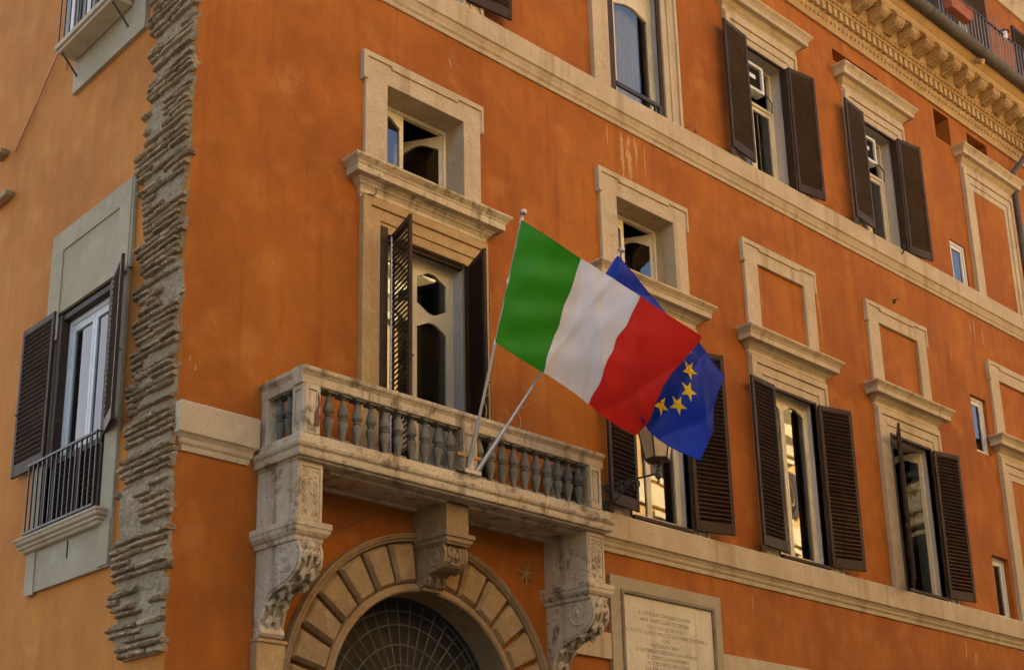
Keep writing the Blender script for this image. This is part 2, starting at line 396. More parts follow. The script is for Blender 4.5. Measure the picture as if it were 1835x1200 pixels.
# left facade (x = 0)
LH = [(1.55, 3.10, 5.56, 8.57, 0.42, 'x'), (1.60, 2.95, 12.45, 15.0, 0.42, 'x')]
w2 = MB(); wall_mesh(w2, 0, 24, 0, 19.0, LH); w2.swap()
w.build('wall', ORANGE, P)
w2.build('wall', ORANGE2, P, label='faded paler orange side wall')
# closed back of the building and dark rooms
bk = MB(); bk.box(0.55, 45.9, 4.5, 4.6, 0, 19.0); bk.box(3.9, 4.0, 4.6, 24, 0, 19)
for z in (6.05, 12.6, 18.9): bk.box(0.45, 45.9, 0.45, 4.5, z, z + 0.1)
for z in (5.2, 10.5, 18.9): bk.box(0.45, 3.9, 4.6, 24, z, z + 0.1)
bk.build('room', ROOM, P)
MB().box(-0.02, 46, -0.02, 24, 19.0, 19.1).box(45.9, 46, 0, 24, 0, 19).box(0, 46, 23.9, 24, 0, 19).build('roof', ROOFT, P)

# string courses
def course(name, zlo, z0, z1, x0, x1, mat):
    prof = [(0.002, zlo), (-0.025, zlo), (-0.035, zlo + 0.05), (-0.03, zlo + 0.055), (-0.055, zlo + 0.085), (-0.065, zlo + 0.12),
            (-0.05, zlo + 0.125), (-0.085, z0 - 0.012), (-0.105, z0), (-0.11, z0 + 0.004), (-0.11, z1 - 0.02), (-0.10, z1), (0.002, z1 + 0.02)]
    o = MB().extr_x(prof, x0, x1).build(name, mat, P, bevel=0.006)
    r_ = random.Random(int(z0 * 100)); xx = x0 + 1.2
    while xx < 24:
        MB().extr_x([(y - 0.0012 if y < 0 else y, z) for y, z in prof], xx, xx + 0.005).build('joint', JOINT, o); xx += r_.uniform(1.1, 2.6)
    return o
course('string_course', 12.84, AZ0, AZ1, -0.06, 46, STONE)
course('string_course', 5.995, BZ0, BZ1, 5.98, 46, STONE)
# the stub at the corner, with its return
prof = [(0.025, 5.995), (0.035, 6.045), (0.03, 6.05), (0.055, 6.08), (0.065, 6.12), (0.05, 6.125), (0.085, 6.168), (0.105, 6.18), (0.11, 6.184),
        (0.11, BZ1 - 0.02), (0.10, BZ1), (0.0, BZ1 + 0.015)]
MB().mold3(0.085, 0.885, prof, back=0.002).build('string_course', STONE, P, bevel=0.006)
MB().box(5.98, 6.79, -0.045, 0.002, 4.51, 4.86).box(9.22, 46, -0.045, 0.002, 4.51, 4.86).build('string_course', STONE, P, bevel=0.006)

# ---- window parts
def ogee(x0, x1, z0, z1, d=0.11, top=True, bottom=False, n=18):
    def sh(t):
        t = abs(2 * t - 1)
        if t > 0.82: return 1.0
        if t > 0.62: return 0.80 - 0.15 * math.sin((0.82 - t) / 0.2 * math.pi / 2) * 1.0
        return 0.65 * (t / 0.62) ** 2.2
    pts = []
    if bottom:
        for i in range(n + 1): t = i / n; pts.append((x0 + (x1 - x0) * t, z0 + d * sh(t)))
    else: pts += [(x0, z0), (x1, z0)]
    if top:
        for i in range(n + 1): t = 1 - i / n; pts.append((x0 + (x1 - x0) * t, z1 - d * sh(t)))
    else: pts += [(x1, z1), (x0, z1)]
    return pts
def sash(parent, x0, x1, z0, z1, y, panes, mat=CREAM, t=0.045, swap=False, hinge=None, ang=0.0, glass=True, st=0.065, gm=None):
    """one casement; panes = list of (z0, z1, top, bottom); hinge: 'l'/'r' with opening angle inward"""
    mb = MB(); hs = []
    for a, b, tp, bt in panes: hs.append(ogee(x0 + st, x1 - st, a, b, 0.10, tp, bt))
    mb.panel(rect(x0, x1, z0, z1), hs, y, y + t)
    gb = MB()
    for a, b, tp, bt in panes: gb.quad((x0 + 0.05, y + t * 0.55, a - 0.01), (x1 - 0.05, y + t * 0.55, a - 0.01), (x1 - 0.05, y + t * 0.55, b + 0.01), (x0 + 0.05, y + t * 0.55, b + 0.01))
    hx = x0 if hinge == 'l' else x1
    for m_ in (mb, gb):
        if hinge:
            ca, sa = math.cos(ang), math.sin(ang)
            m_.v = [(hx + (p[0] - hx) * ca - (p[1] - y) * sa, y + (p[0] - hx) * sa + (p[1] - y) * ca, p[2]) for p in m_.v]
        if swap: m_.swap()
    s = mb.build('sash', mat, parent, bevel=0.008)
    if glass: gb.build('pane', gm or GLASS, parent, recalc=False)
    return s
def wframe(x0, x1, z0, z1, y0, mat, swap=False, wd=0.055, transom=None):
    mb = MB(); ob = [(x0, z0), (x0, z1), (x1, z1), (x1, z0), (x1 - wd, z0), (x1 - wd, z1 - wd), (x0 + wd, z1 - wd), (x0 + wd, z0)]
    mb.panel(ob, [], y0, y0 + 0.07)
    if transom: mb.box(x0 + wd, x1 - wd, y0 + 0.002, y0 + 0.06, transom - 0.03, transom + 0.03)
    if swap: mb.swap()
    return mb.build('window', mat, P, bevel=0.006)

SLAT = {}
def shutter(hx, hy, hz, ang, wd, h, separate=True, mat=BROWN, mid=None, tilt=38, label=None, pitch=0.068, stile=0.07, brail=0.17, plain=False, t=0.042):
    """leaf hinged at (hx,hy,hz): local x runs from the hinge to the free edge"""
    mb = MB()
    mb.box(0, stile, 0, t, 0, h); mb.box(wd - stile, wd, 0, t, 0, h)
    mb.box(stile, wd - stile, 0.002, t - 0.002, h - 0.085, h - 0.001); mb.box(stile, wd - stile, 0.002, t - 0.002, 0.001, brail)
    zones = [(brail, h - 0.085)]
    if mid:
        mb.box(stile, wd - stile, 0.002, t - 0.002, mid - 0.05, mid + 0.05); zones = [(brail, mid - 0.05), (mid + 0.05, h - 0.085)]
    # hinge straps and a small latch knob
    for zz in (0.3, h * 0.5, h - 0.3): mb.box(-0.014, 0.02, 0.010, t - 0.010, zz - 0.05, zz + 0.05)
    mb.tube([(wd - 0.03, t, h * 0.42), (wd - 0.03, t + 0.03, h * 0.42)], 0.012, 6)
    o = mb.build('shutter', mat, P, bevel=0.005, label=label, seg=1)
    o.location = (hx, hy, hz); o.rotation_euler = (0, 0, ang)
    ln = wd - 2 * stile
    sl = MB(); a = R(tilt); c, s = math.cos(a), math.sin(a); hw, ht = 0.034, 0.006
    cs = [(-hw, -ht), (hw, -ht), (hw, ht), (-hw, ht)]
    cs = [(p * c - q * s, p * s + q * c) for p, q in cs]
    if separate:
        key = (round(ln, 3), tilt)
        if key not in SLAT: SLAT[key] = MB().extr_x(cs, -ln / 2, ln / 2).mesh('slat', mat)
    jo = MB()
    for z0, z1 in zones:
        k = max(1, int((z1 - z0) / pitch)); dz = (z1 - z0) / k
        for i in range(k):
            z = z0 + dz * (i + 0.5)
            if separate: inst('slat', SLAT[key], o, (stile + ln / 2, t / 2, z), (rnd.uniform(-.03, .03), rnd.uniform(-.004, .004), 0))
            else: jo.extr_x([(p + t / 2, q + z) for p, q in cs], stile, stile + ln)
    if not separate: jo.build('slats', mat, o)['kind'] = 'stuff'
    return o

def surround(L, z0, z1, mat, name='window_surround'):
    x0, x1 = L, L + 2.14; a, b = L + OP0, L + OP1
    mb = MB()
    def U(o0, o1, zt, i0, i1, iz, ya, yb): mb.panel([(o0, z0), (o0, zt), (o1, zt), (o1, z0), (i1, z0), (i1, iz), (i0, iz), (i0, z0)], [], ya, yb)
    zt = z1 + 0.40
    U(a - 0.13, b + 0.13, z1 + 0.13, a, b, z1, -0.035, 0.05)
    U(a - 0.30, b + 0.30, z1 + 0.29, a - 0.13, b + 0.13, z1 + 0.13, -0.055, 0.05)
    U(x0, x1, zt, a - 0.30, b + 0.30, z1 + 0.29, -0.085, 0.05)
    o = mb.build(name, mat, P, bevel=0.008)
    rv = MB()
    for xx0, xx1 in ((a - 0.09, a), (b, b + 0.09)): rv.box(xx0, xx1, 0.05, 0.40, z0, z1)
    rv.box(a - 0.09, b + 0.09, 0.05, 0.40, z1, z1 + 0.09)
    rv.build('reveal', REVEAL, o)
    return o
def hood(L, zt, mat):
    q = zt - 10.25
    prof = [(0.035, 9.82), (0.04, 9.86), (0.062, 9.88), (0.058, 9.90), (0.055, 9.93), (0.085, 9.97), (0.10, 9.975), (0.115, 10.0), (0.14, 10.02),
            (0.145, 10.035), (0.235, 10.045), (0.235, 10.135), (0.245, 10.14), (0.255, 10.165), (0.29, 10.20), (0.305, 10.215), (0.31, 10.22), (0.31, 10.25), (0.0, 10.285)]
    return MB().mold3(L + 0.02, L + 2.09, [(p, z + q) for p, z in prof], back=0.002).build('window_hood', mat, P, bevel=0.006)
def frieze(L, z0, z1, mat):
    return MB().extr_x([(0.002, z0), (-0.045, z0), (-0.040, z0 + 0.10), (-0.045, z1 - 0.1), (-0.06, z1), (0.002, z1)], L + 0.02, L + 2.10).build('frieze', mat, P, bevel=0.004)
def attic(L, window, mat):
    x0, x1 = L + 0.035, L + 2.055; zb, zt = 10.27, 11.93
    a, b, zi = L + 0.40, L + 1.745, 11.57
    mb = MB()
    op = [(x0, zb), (a, zb), (a, zi), (b, zi), (b, zb), (x1, zb), (x1, zt - 0.42), (x1 + 0.05, zt - 0.42), (x1 + 0.05, zt), (x0 - 0.05, zt), (x0 - 0.05, zt - 0.42), (x0, zt - 0.42)]
    mb.panel(op, [], -0.055, 0.40 if window else 0.004)
    # raised outer fillet with its crossettes
    e = 0.075
    mb.panel([(x0 - 0.05, zt - 0.41), (x0 - 0.05 + e, zt - 0.41), (x0 - 0.05 + e, zt - e), (x0 + 0.42, zt - e), (x0 + 0.42, zt - e - 0.045), (x1 - 0.42, zt - e - 0.045), (x1 - 0.42, zt - e),
              (x1 + 0.05 - e * 0.5, zt - e), (x1 + 0.05 - e * 0.5, zt - 0.41), (x1 + 0.05, zt - 0.41), (x1 + 0.05, zt + 0.004), (x0 - 0.05, zt + 0.004)], [], -0.078, -0.052)
    return mb.build('attic_frame', mat, P, bevel=0.007)

for i, L in enumerate(BAYS):
    attic(L, i < 2, STONE)
    hood(L, 10.25, TRAV if i == 0 else STONE); hood(L, 16.72, STONE)
    frieze(L, 9.83, 9.935, STONE) if False else None
    z0 = 6.22 if i == 0 else 6.53
    surround(L, z0, 9.45, STONE if i else OCHRE)
    if i != 1: surround(L, 13.39, 15.92, STONE)
    else: surround(L, 13.39, 15.95, STONE)
    # frieze blocks between surround and hood
    for zz in (9.84, 16.31):
        MB().extr_x([(0.002, zz), (-0.055, zz), (-0.042, zz + 0.06), (-0.05, zz + 0.11), (0.002, zz + 0.11)], L + 0.01, L + 2.10).build('frieze', OCHRE if zz < 10 else STONE, P)
    if i == 4:   # blind window: recessed plaster panel
        for z0_, z1_ in ((6.53, 9.45), (13.39, 15.92)): MB().box(L + OP0 - 0.09, L + OP1 + 0.09, -0.02, 0.0 - 0.003, z0_, z1_ + 0.08).build('blind_panel', ORANGE, P)

# ---- bay 1: balcony door
L = BAYS[0]; a, b = L + OP0, L + OP1; m = (a + b) / 2 - 0.02
W = wframe(a, b, 6.22, 9.45, 0.22, CREAM)
for x0, x1 in ((a + 0.05, m), (m + 0.004, b - 0.05)):
    sash(W, x0, x1, 6.24, 9.40, 0.235, [(8.72, 9.30, True, True), (7.30, 8.60, True, False)], CREAM)
    MB().panel(rect(x0 + 0.09, x1 - 0.09, 6.40, 7.18), [], 0.228, 0.240).build('door_panel', GREYP, W, bevel=0.005)
bl = MB()
for k in range(58):
    z = 7.30 + k * 0.0225; bl.add([(a + 0.1, 0.345, z), (b - 0.1, 0.345, z), (b - 0.1, 0.362, z + 0.014), (a + 0.1, 0.362, z + 0.014)], [(0, 1, 2, 3)])
o = bl.build('blind', BLIND, W, recalc=False); o['kind'] = 'stuff'
# shutter jamb board folded into the reveal and a white rod standing in for the bright gap beside it
MB().box(2.735, 2.85, -0.06, -0.015, 6.24, 9.52).build('shutter_jamb', BROWN, P, bevel=0.006)
MB().box(4.205, 4.235, -0.05, 0.005, 6.24, 9.44).build('shutter_jamb', BROWN, P, bevel=0.004)
MB().box(a, b, 0.03, 0.10, 9.40, 9.449).build('shutter_jamb', BROWN, P)
MB().tube([(2.872, -0.10, 6.3), (2.872, -0.10, 9.38)], 0.011, 6).build('bright_gap_rod', LATTICE, P)
shutter(2.905, -0.03, 6.28, math.atan2(-0.60, -0.20), 0.64, 3.16, True, label='brown louvred shutter standing open over the balcony', mid=None, tilt=38)
shutter(4.218, -0.03, 6.28, math.atan2(-0.53, -0.215), 0.60, 3.14, False, tilt=-38)
# ---- bays 2-4 piano nobile
def casement(L, z0, z1, y=0.14, openl=None, openr=None, mat=CREAM, style=None, curtain=False):
    a, b = L + OP0, L + OP1; m = (a + b) / 2 - 0.03
    W = wframe(a, b, z0, z1, y, mat, wd=0.04)
    pn = style or [(z0 + 0.12, z1 - 0.14, True, False)]
    sash(W, a + 0.036, m - 0.002, z0 + 0.02, z1 - 0.036, y + 0.015, pn, mat, st=0.05, hinge='l' if openl else None, ang=openl or 0)
    sash(W, m + 0.002, b - 0.036, z0 + 0.02, z1 - 0.036, y + 0.015, pn, mat, st=0.05, hinge='r' if openr else None, ang=openr or 0)
    MB().box(a + 0.002, b - 0.002, -0.09, y, z0 - 0.045, z0 + 0.004).build('sill', BROWN if z0 < 8 else STONE, W, bevel=0.005)
    return W
casement(BAYS[1], 6.60, 9.45); casement(BAYS[2], 6.60, 9.45)
casement(BAYS[3], 6.60, 9.45, openl=R(62), openr=R(-80))
for i in (1, 2, 3):
    L = BAYS[i]
    for xx in (L + OP0 - 0.03, L + OP1): MB().box(xx, xx + 0.03, -0.05, 0.06, 6.58, 9.44).build('shutter_jamb', BROWN, P)
    MB().box(L + OP0, L + OP1, -0.03, 0.03, 9.41, 9.447).build('shutter_jamb', BROWN, P)
PI = math.pi
SH = [  # bay, side, angle from the wall, width, base z, height, separate slats, label
    (1, 'l', 6, 0.68, 6.62, 2.86, True, None), (1, 'r', 17, 0.70, 6.60, 2.86, False, None),
    (2, 'l', 4, 0.70, 6.62, 2.78, True, None), (2, 'r', 15, 0.71, 6.60, 2.80, True, None),
    (3, 'l', 31, 0.66, 6.60, 2.80, False, 'brown shutter seen almost edge on'), (3, 'r', 12, 0.68, 6.60, 2.80, True, None)]
for bi, sd, dg, wd, z, h, sep, lab in SH:
    L = BAYS[bi]
    if sd == 'l': shutter(L + OP0 + 0.02, -0.125, z, PI + R(dg), wd, h, sep, label=lab, tilt=34)
    else: shutter(L + OP1 + 0.02, -0.095, z, -R(dg), wd, h, sep, label=lab, tilt=-34)
# ---- upper floor
L = BAYS[0]
W = casement(L, 13.42, 15.92)
shutter(L + OP1 + 0.04, -0.095, 13.52, -R(6), 0.80, 2.42, False, tilt=-34)
shutter(L + OP0, -0.125, 13.52, PI + R(6), 0.76, 2.42, False, tilt=34)
L = BAYS[1]
a, b = L + OP0, L + OP1
W = wframe(a, b, 13.40, 15.95, 0.16, CREAM)
sash(W, a + 0.34, b - 0.05, 13.42, 15.56, 0.175, [(13.54, 15.42, True, False)], CREAM)
MB().box(a + 0.05, b - 0.05, 0.19, 0.26, 15.56, 15.90).build('head_board', CREAM, W, bevel=0.006)
cu = MB()
for j in range(14):
    xa = a + 0.40 + j * 0.055; cu.quad((xa, 0.34 + 0.02 * (j % 2), 13.45), (xa + 0.055, 0.34 + 0.02 * ((j + 1) % 2), 13.45), (xa + 0.055, 0.34 + 0.02 * ((j + 1) % 2), 15.5), (xa, 0.34 + 0.02 * (j % 2), 15.5))
cu.build('curtain', CURT, W)
MB().panel(rect(a + 0.05, a + 0.335, 13.42, 15.56), [], 0.215, 0.25).build('side_panel', CREAM, W, bevel=0.006)
MB().box(a + 0.002, a + 0.16, -0.005, 0.035, 13.41, 15.94).box(b - 0.075, b - 0.002, -0.005, 0.035, 13.41, 15.94).build('folded_shutter', BROWN, P, bevel=0.006)
MB().box(a + 0.165, b - 0.08, -0.01, 0.035, 13.60, 13.67).box(b - 0.15, b - 0.08, -0.01, 0.04, 13.40, 13.60).box(b - 0.25, b - 0.21, 0.0, 0.03, 13.40, 13.60).build('window_bar', IRON, P, bevel=0.004)
for i in (2, 3):
    L = BAYS[i]; a, b = L + OP0, L + OP1
    W = wframe(a, b, 13.40, 15.92, 0.27, CREAM, transom=15.10)
    m = (a + b) / 2
    sash(W, a + 0.05, m - 0.002, 13.42, 15.06, 0.285, [(13.52, 14.98, False, False)], CREAM)
    sash(W, m + 0.002, b - 0.05, 13.42, 15.06, 0.285, [(13.52, 14.98, False, False)], CREAM)
    MB().tube([(m + 0.30, 0.36, 13.5), (m + 0.29, 0.36, 15.0)], 0.015, 5).build('blind_cord', LATTICE, W)
    cu = MB(); k = 16
    for j in range(k): 
        xa = a + 0.08 + j * 0.028; cu.quad((xa, 0.40 + 0.015 * (j % 2), 13.45), (xa + 0.028, 0.40 + 0.015 * ((j + 1) % 2), 13.45), (xa + 0.028, 0.40 + 0.015 * ((j + 1) % 2), 15.0), (xa, 0.40 + 0.015 * (j % 2), 15.0))
    cu.build('curtain', CURT, W)
    MB().box(a, b, -0.03, 0.02, 15.885, 15.917).box(b - 0.03, b - 0.003, -0.09, 0.06, 13.41, 15.885).build('shutter_jamb', BROWN, P)
    shutter(a + 0.02, -0.125, 13.44, PI + R(5), 0.74, 2.50, False, tilt=46, label=None)
    shutter(b + 0.03, -0.095, 13.42, -R(9), 0.68, 2.52, False, tilt=-46)
    ac = thing('air_conditioner', ['white framed ventilation unit in the upper window left of the farther one', 'white framed ventilation unit with a hanging cable in the rightmost shuttered upper window'][i - 2], 'air conditioner', (m - 0.1, 0.2, 15.14), 'ventilation units in the upper windows')
    def loc(mb): mb.v = [(p[0] - (m - 0.1), p[1] - 0.2, p[2] - 15.14) for p in mb.v]; return mb
    x0, x1, z0, z1 = a + 0.20, a + 0.90, 15.24, 15.80
    loc(MB().panel(rect(x0, x1, z0, z1), [rect(x0 + 0.06, x1 - 0.06, z0 + 0.06, z1 - 0.06)], 0.12, 0.30)).build('casing', LATTICE, ac, bevel=0.012)
    gr = MB().box(x0 + 0.06, x1 - 0.06, 0.17, 0.29, z0 + 0.06, z1 - 0.06)
    for j in range(9): gr.box(x0 + 0.06, x1 - 0.06, 0.155, 0.171, z0 + 0.075 + j * 0.048, z0 + 0.092 + j * 0.048)
    loc(gr).build('grille', DARK, ac)
    loc(MB().box(x0 + 0.24, x1 - 0.22, 0.145, 0.153, z0 + 0.26, z0 + 0.34)).build('badge', LATTICE, ac)
    loc(MB().tube([(x1 - 0.1, 0.14, z0), (x1 + 0.05, 0.12, z0 + 0.02), (x1 + 0.16, 0.10, z0 - 0.1), (x1 + 0.17, 0.12, z0 - 0.3)], 0.012, 5)).build('cable', IRON, ac)
# attic windows
for i in (0, 1):
    L = BAYS[i]; a, b = L + 0.40, L + 1.745
    W = wframe(a + 0.002, b - 0.002, 10.36, 11.565, 0.30, CREAM)
    m = a + 0.58
    sash(W, a + 0.05, m, 10.38, 11.51, 0.315, [(10.48, 11.42, True, False)], CREAM)
    sash(W, m + 0.01, b - 0.05, 10.38, 11.51, 0.315, [(10.48, 11.42, True, False)], CREAM, hinge='r', ang=R(-58))
for x0, x1, z0, z1, yy in ((2.5, 4.6, 6.2, 9.6, 1.3), (2.5, 4.6, 10.3, 11.8, 1.2), (7.0, 9.1, 10.3, 11.8, 1.2), (7.0, 9.1, 6.3, 9.7, 1.2), (10.5, 12.7, 6.3, 9.7, 1.2), (14.2, 16.5, 6.3, 9.7, 1.3), (10.5, 12.7, 13.3, 16.1, 1.1), (14.2, 16.5, 13.3, 16.1, 1.1)):
    MB().box(x0, x1, yy, yy + 0.05, z0, z1).build('window_bright_panel', BACKPAN, P)  # pale panel added close behind each window to brighten its dark interior
# small windows
for x0, x1, z0, z1, dp, k in SMALL:
    if k == 'w':
        yw = {13.39: 0.03, 9.82: 0.07, 6.53: 0.10}[z0]
        W = wframe(x0, x1, z0, z1, yw, WHITEW, wd=0.07)
        sash(W, x0 + 0.07, x1 - 0.07, z0 + 0.02, z1 - 0.07, yw + 0.015, [(z0 + 0.10, z1 - 0.15, False, False)], WHITEW)
    else:
        MB().box(x0, x1, dp - 0.003, dp + 0.03, z0, z1).build('niche_back', ORANGE if z1 - z0 < 0.6 else DARK, P)

# ---- cornice
cor = MB(); x0, x1 = -0.3, 46
cor.extr_x([(0.002, 17.50), (-0.05, 17.50), (-0.06, 17.56), (-0.05, 17.565), (-0.07, 17.60), (-0.06, 17.61), (-0.10, 17.70), (-0.11, 17.71), (-0.11, 17.95),
            (-0.19, 17.96), (-0.20, 18.0), (-0.27, 18.06), (-0.28, 18.08), (-0.28, 18.33), (-0.62, 18.335), (-0.64, 18.36), (-0.64, 18.46), (-0.66, 18.47), (-0.76, 18.56), (-0.78, 18.60), (-0.78, 18.63), (0.002, 18.70)], x0, x1)
CO = cor.build('cornice', OCHRE, P, bevel=0.006)
dm = MB().box(-0.06, 0.06, -0.075, 0.0, 0, 0.19).mesh('dentil', OCHRE)
x = 11.0
while x < 24: inst('dentil', dm, CO, (x, -0.109, 17.75)); x += 0.198
eg = MB(); x = 11.0
while x < 24.0:
    eg.ball((x, -0.088, 17.665), 0.035, 0.03, 0.045, 6, 4); eg.ball((x + 0.07, -0.23, 18.03), 0.04, 0.03, 0.05, 6, 4); x += 0.14
o = eg.build('egg_moulding', OCHRE, CO); o['kind'] = 'stuff'
mo = MB(); mp = [(0.0, 0.0), (0.0, 0.25), (-0.32, 0.25), (-0.33, 0.19), (-0.31, 0.12), (-0.27, 0.075), (-0.20, 0.07), (-0.13, 0.055), (-0.07, 0.01), (-0.03, -0.02)]
mo.extr_x([(p, q) for p, q in mp], -0.14, 0.14)
for s in (-0.085, 0.0, 0.085): mo.tube([(s, -0.32, 0.16), (s, -0.305, 0.10), (s, -0.25, 0.06), (s, -0.17, 0.055), (s, -0.09, 0.02), (s, -0.03, -0.03)], [0.03, 0.04, 0.042, 0.038, 0.034, 0.02], 6)
mo.box(-0.17, 0.17, -0.345, 0.0, 0.215, 0.252)
mm = mo.mesh('modillion', OCHRE)
ros = MB().ball((0, 0, 0), 0.07, 0.07, 0.05, 8, 5)
for k in range(6): ros.ball((0.085 * math.cos(k * PI / 3), 0.085 * math.sin(k * PI / 3), 0.01), 0.05, 0.05, 0.035, 6, 4)
rm = ros.mesh('rosette', OCHRE)
x = 11.2
while x < 24: inst('modillion', mm, CO, (x, -0.279, 18.083)); inst('rosette', rm, CO, (x + 0.28, -0.46, 18.33)); x += 0.56
gt = MB(); pr = [(-0.84 + 0.14 * math.cos(t), 18.68 - 0.14 * math.sin(t)) for t in [PI * k / 10 for k in range(11)]]
gt.extr_x(pr + [(-0.97, 18.69), (-0.71, 18.69)][::1], -0.3, 46)
GU = gt.build('gutter', LEAD, P)
for xx in [12.3 + 2.05 * k for k in range(7)]:
    MB().extr_x([(-0.84 + 0.15 * math.cos(t), 18.68 - 0.15 * math.sin(t)) for t in [PI * k / 10 for k in range(11)]], xx, xx + 0.04).build('gutter_joint', LEAD, GU)
MB().tube([(18.55, -0.72, 18.5), (18.55, -0.86, 18.42)], 0.06, 8).build('spout', OCHRE, GU)
# drainpipe
MB().tube([(21.95, -0.84, 18.6), (21.85, -0.75, 18.35), (21.55, -0.5, 17.85), (21.15, -0.24, 17.25), (20.98, -0.13, 17.0), (20.95, -0.12, 16.8), (20.96, -0.12, 13.45), (20.96, -0.16, 13.1), (20.96, -0.12, 12.8), (20.96, -0.12, 0.1)], 0.062, 10).build('drainpipe', LEAD, P)

# ---- attic storey set back behind the terrace
PY = 0.8
aw = MB().box(14, 46, PY, PY + 0.2, 19.1, 25).build('attic_storey', ORANGE, P)
MB().extr_x([(PY, 23.30), (PY - 0.06, 23.30), (PY - 0.09, 23.42), (PY - 0.08, 23.43), (PY - 0.16, 23.6), (PY - 0.2, 23.75), (PY - 0.22, 23.76), (PY - 0.22, 24.1), (PY, 24.15)], 14, 46).build('eaves', STONE, aw, bevel=0.006)
shutter(21.7, PY - 0.05, 20.3, 0.0, 1.2, 2.75, False, tilt=-40)
shutter(24.95, PY - 0.02, 20.3, -R(72), 0.6, 2.6, False, tilt=-40)
shutter(24.3, PY - 0.05, 20.3, 0.0, 0.9, 2.58, False, tilt=-40)
MB().box(19.7, 21.5, PY - 0.012, PY - 0.003, 19.3, 22.6).build('terrace_door', DARK, P)

# ------------------------------------------------------------------ left facade details
fr = MB()
fr.panel(rect(1.255, 3.36, 4.95, 9.75), [rect(1.55, 3.10, 5.56, 8.57)], -0.045, 0.05)
fr.panel([(1.255, 8.5), (1.255, 9.75), (3.36, 9.75), (3.36, 8.2), (3.03, 8.2), (3.03, 9.45), (1.54, 9.45), (1.54, 8.5)], [], -0.062, -0.043)
fr.panel([(1.21, 8.55), (1.258, 8.55), (1.258, 9.75), (1.21, 9.75)], [], -0.05, 0.0)
fr.panel(rect(1.255, 1.50, 4.97, 5.5), [], -0.062, -0.043); fr.panel(rect(3.12, 3.36, 4.92, 5.5), [], -0.062, -0.043)
fr.swap(); SL = fr.build('window_surround', GREYST, P, bevel=0.007)
rv = MB().box(1.55, 1.60, 0.05, 0.42, 5.56, 8.57).box(3.05, 3.10, 0.05, 0.42, 5.56, 8.57).box(1.60, 3.05, 0.05, 0.42, 8.52, 8.57); rv.swap(); rv.build('reveal', REVEAL, SL)
# dark boards lining the opening
jb = MB().box(2.93, 3.05, -0.04, 0.07, 6.5, 8.52).box(1.60, 1.66, -0.05, 0.07, 6.5, 8.52).box(1.66, 2.93, -0.02, 0.07, 8.44, 8.52); jb.swap(); jb.build('shutter_jamb', BROWN, P, bevel=0.005)
W = wframe(1.60, 2.93, 5.6, 8.44, 0.07, WHITEW, swap=True, wd=0.07)
for x0, x1 in ((1.67, 2.26), (2.265, 2.86)):
    sash(W, x0, x1, 5.62, 8.37, 0.085, [(5.75, 8.27, False, False)], WHITEW, swap=True, gm=GLASS2)
bl = MB()
for k in range(100):
    z = 5.8 + k * 0.025; bl.add([(2.3, 0.18, z), (2.8, 0.18, z), (2.8, 0.198, z + 0.016), (2.3, 0.198, z + 0.016)], [(0, 1, 2, 3)])
bl.swap(); o = bl.build('blind', BLIND, W, recalc=False); o['kind'] = 'stuff'
# sill with rounded ends
sp = [(0.04, 5.46), (0.06, 5.47), (0.07, 5.50), (0.10, 5.51), (0.105, 5.535), (0.09, 5.54), (0.13, 5.56), (0.14, 5.58), (0.125, 5.585), (0.15, 5.61), (0.155, 5.635), (0.0, 5.65)]
sl = MB().mold3(1.50, 3.36, sp, y=-0.045, back=-0.02); sl.swap(); sl.build('sill', STONE, P, bevel=0.012)
# shutters of the left window (local x from hinge to free edge, hinge line on x = 0 plane)
shutter(-0.045, 3.08, 6.56, math.atan2(0.93, -0.012), 0.90, 2.05, True, tilt=36, pitch=0.066)
shutter(-0.05, 1.60, 6.56, math.atan2(-0.54, -0.19), 0.60, 2.03, True, tilt=-34, pitch=0.066, label='brown shutter standing ajar')
# closed lower half leaves behind the railing
shutter(-0.02, 2.90, 5.66, -PI / 2, 0.62, 0.92, True, tilt=34, pitch=0.072, brail=0.10, label='closed lower half shutter behind the iron bars')
shutter(-0.02, 2.26, 5.66, -PI / 2, 0.62, 0.92, True, tilt=34, pitch=0.072, brail=0.10, label='closed lower half shutter behind the iron bars')
bb_ = MB().box(1.64, 2.92, 0.03, 0.05, 5.60, 6.58); bb_.swap(); bb_.build('slat_gap_darkener', BROWN, P)  # opaque dark sheet added so the gaps between slats look shaded
rl = thing('window_guard', 'dark iron bar guard across the lower half of the left side window', 'railing', (-0.11, 2.4, 5.64))
def loc2(mb): mb.v = [(p[0] + 0.14, p[1] - 2.4, p[2] - 5.64) for p in mb.v]; return mb
for z in (5.70, 6.58): loc2(MB().box(-0.155, -0.125, 1.58, 3.42, z, z + 0.028)).build('rail', IRON, rl)
bm_ = MB().box(-0.010, 0.010, -0.010, 0.010, 0.06, 0.95).mesh('bar', IRON)
for k in range(15): inst('bar', bm_, rl, (0, -0.80 + k * 0.127, 0))
loc2(MB().tube([(-0.14, 1.58, 6.59), (-0.03, 1.50, 6.59)], 0.012, 5).tube([(-0.14, 3.42, 6.59), (0.0, 3.42, 6.59)], 0.012, 5)).build('stay', IRON, rl)
# crack / drip below the sill
MB().box(-0.055, -0.046, 2.27, 2.285, 5.22, 5.43).build('drain_slot', DARK, P)
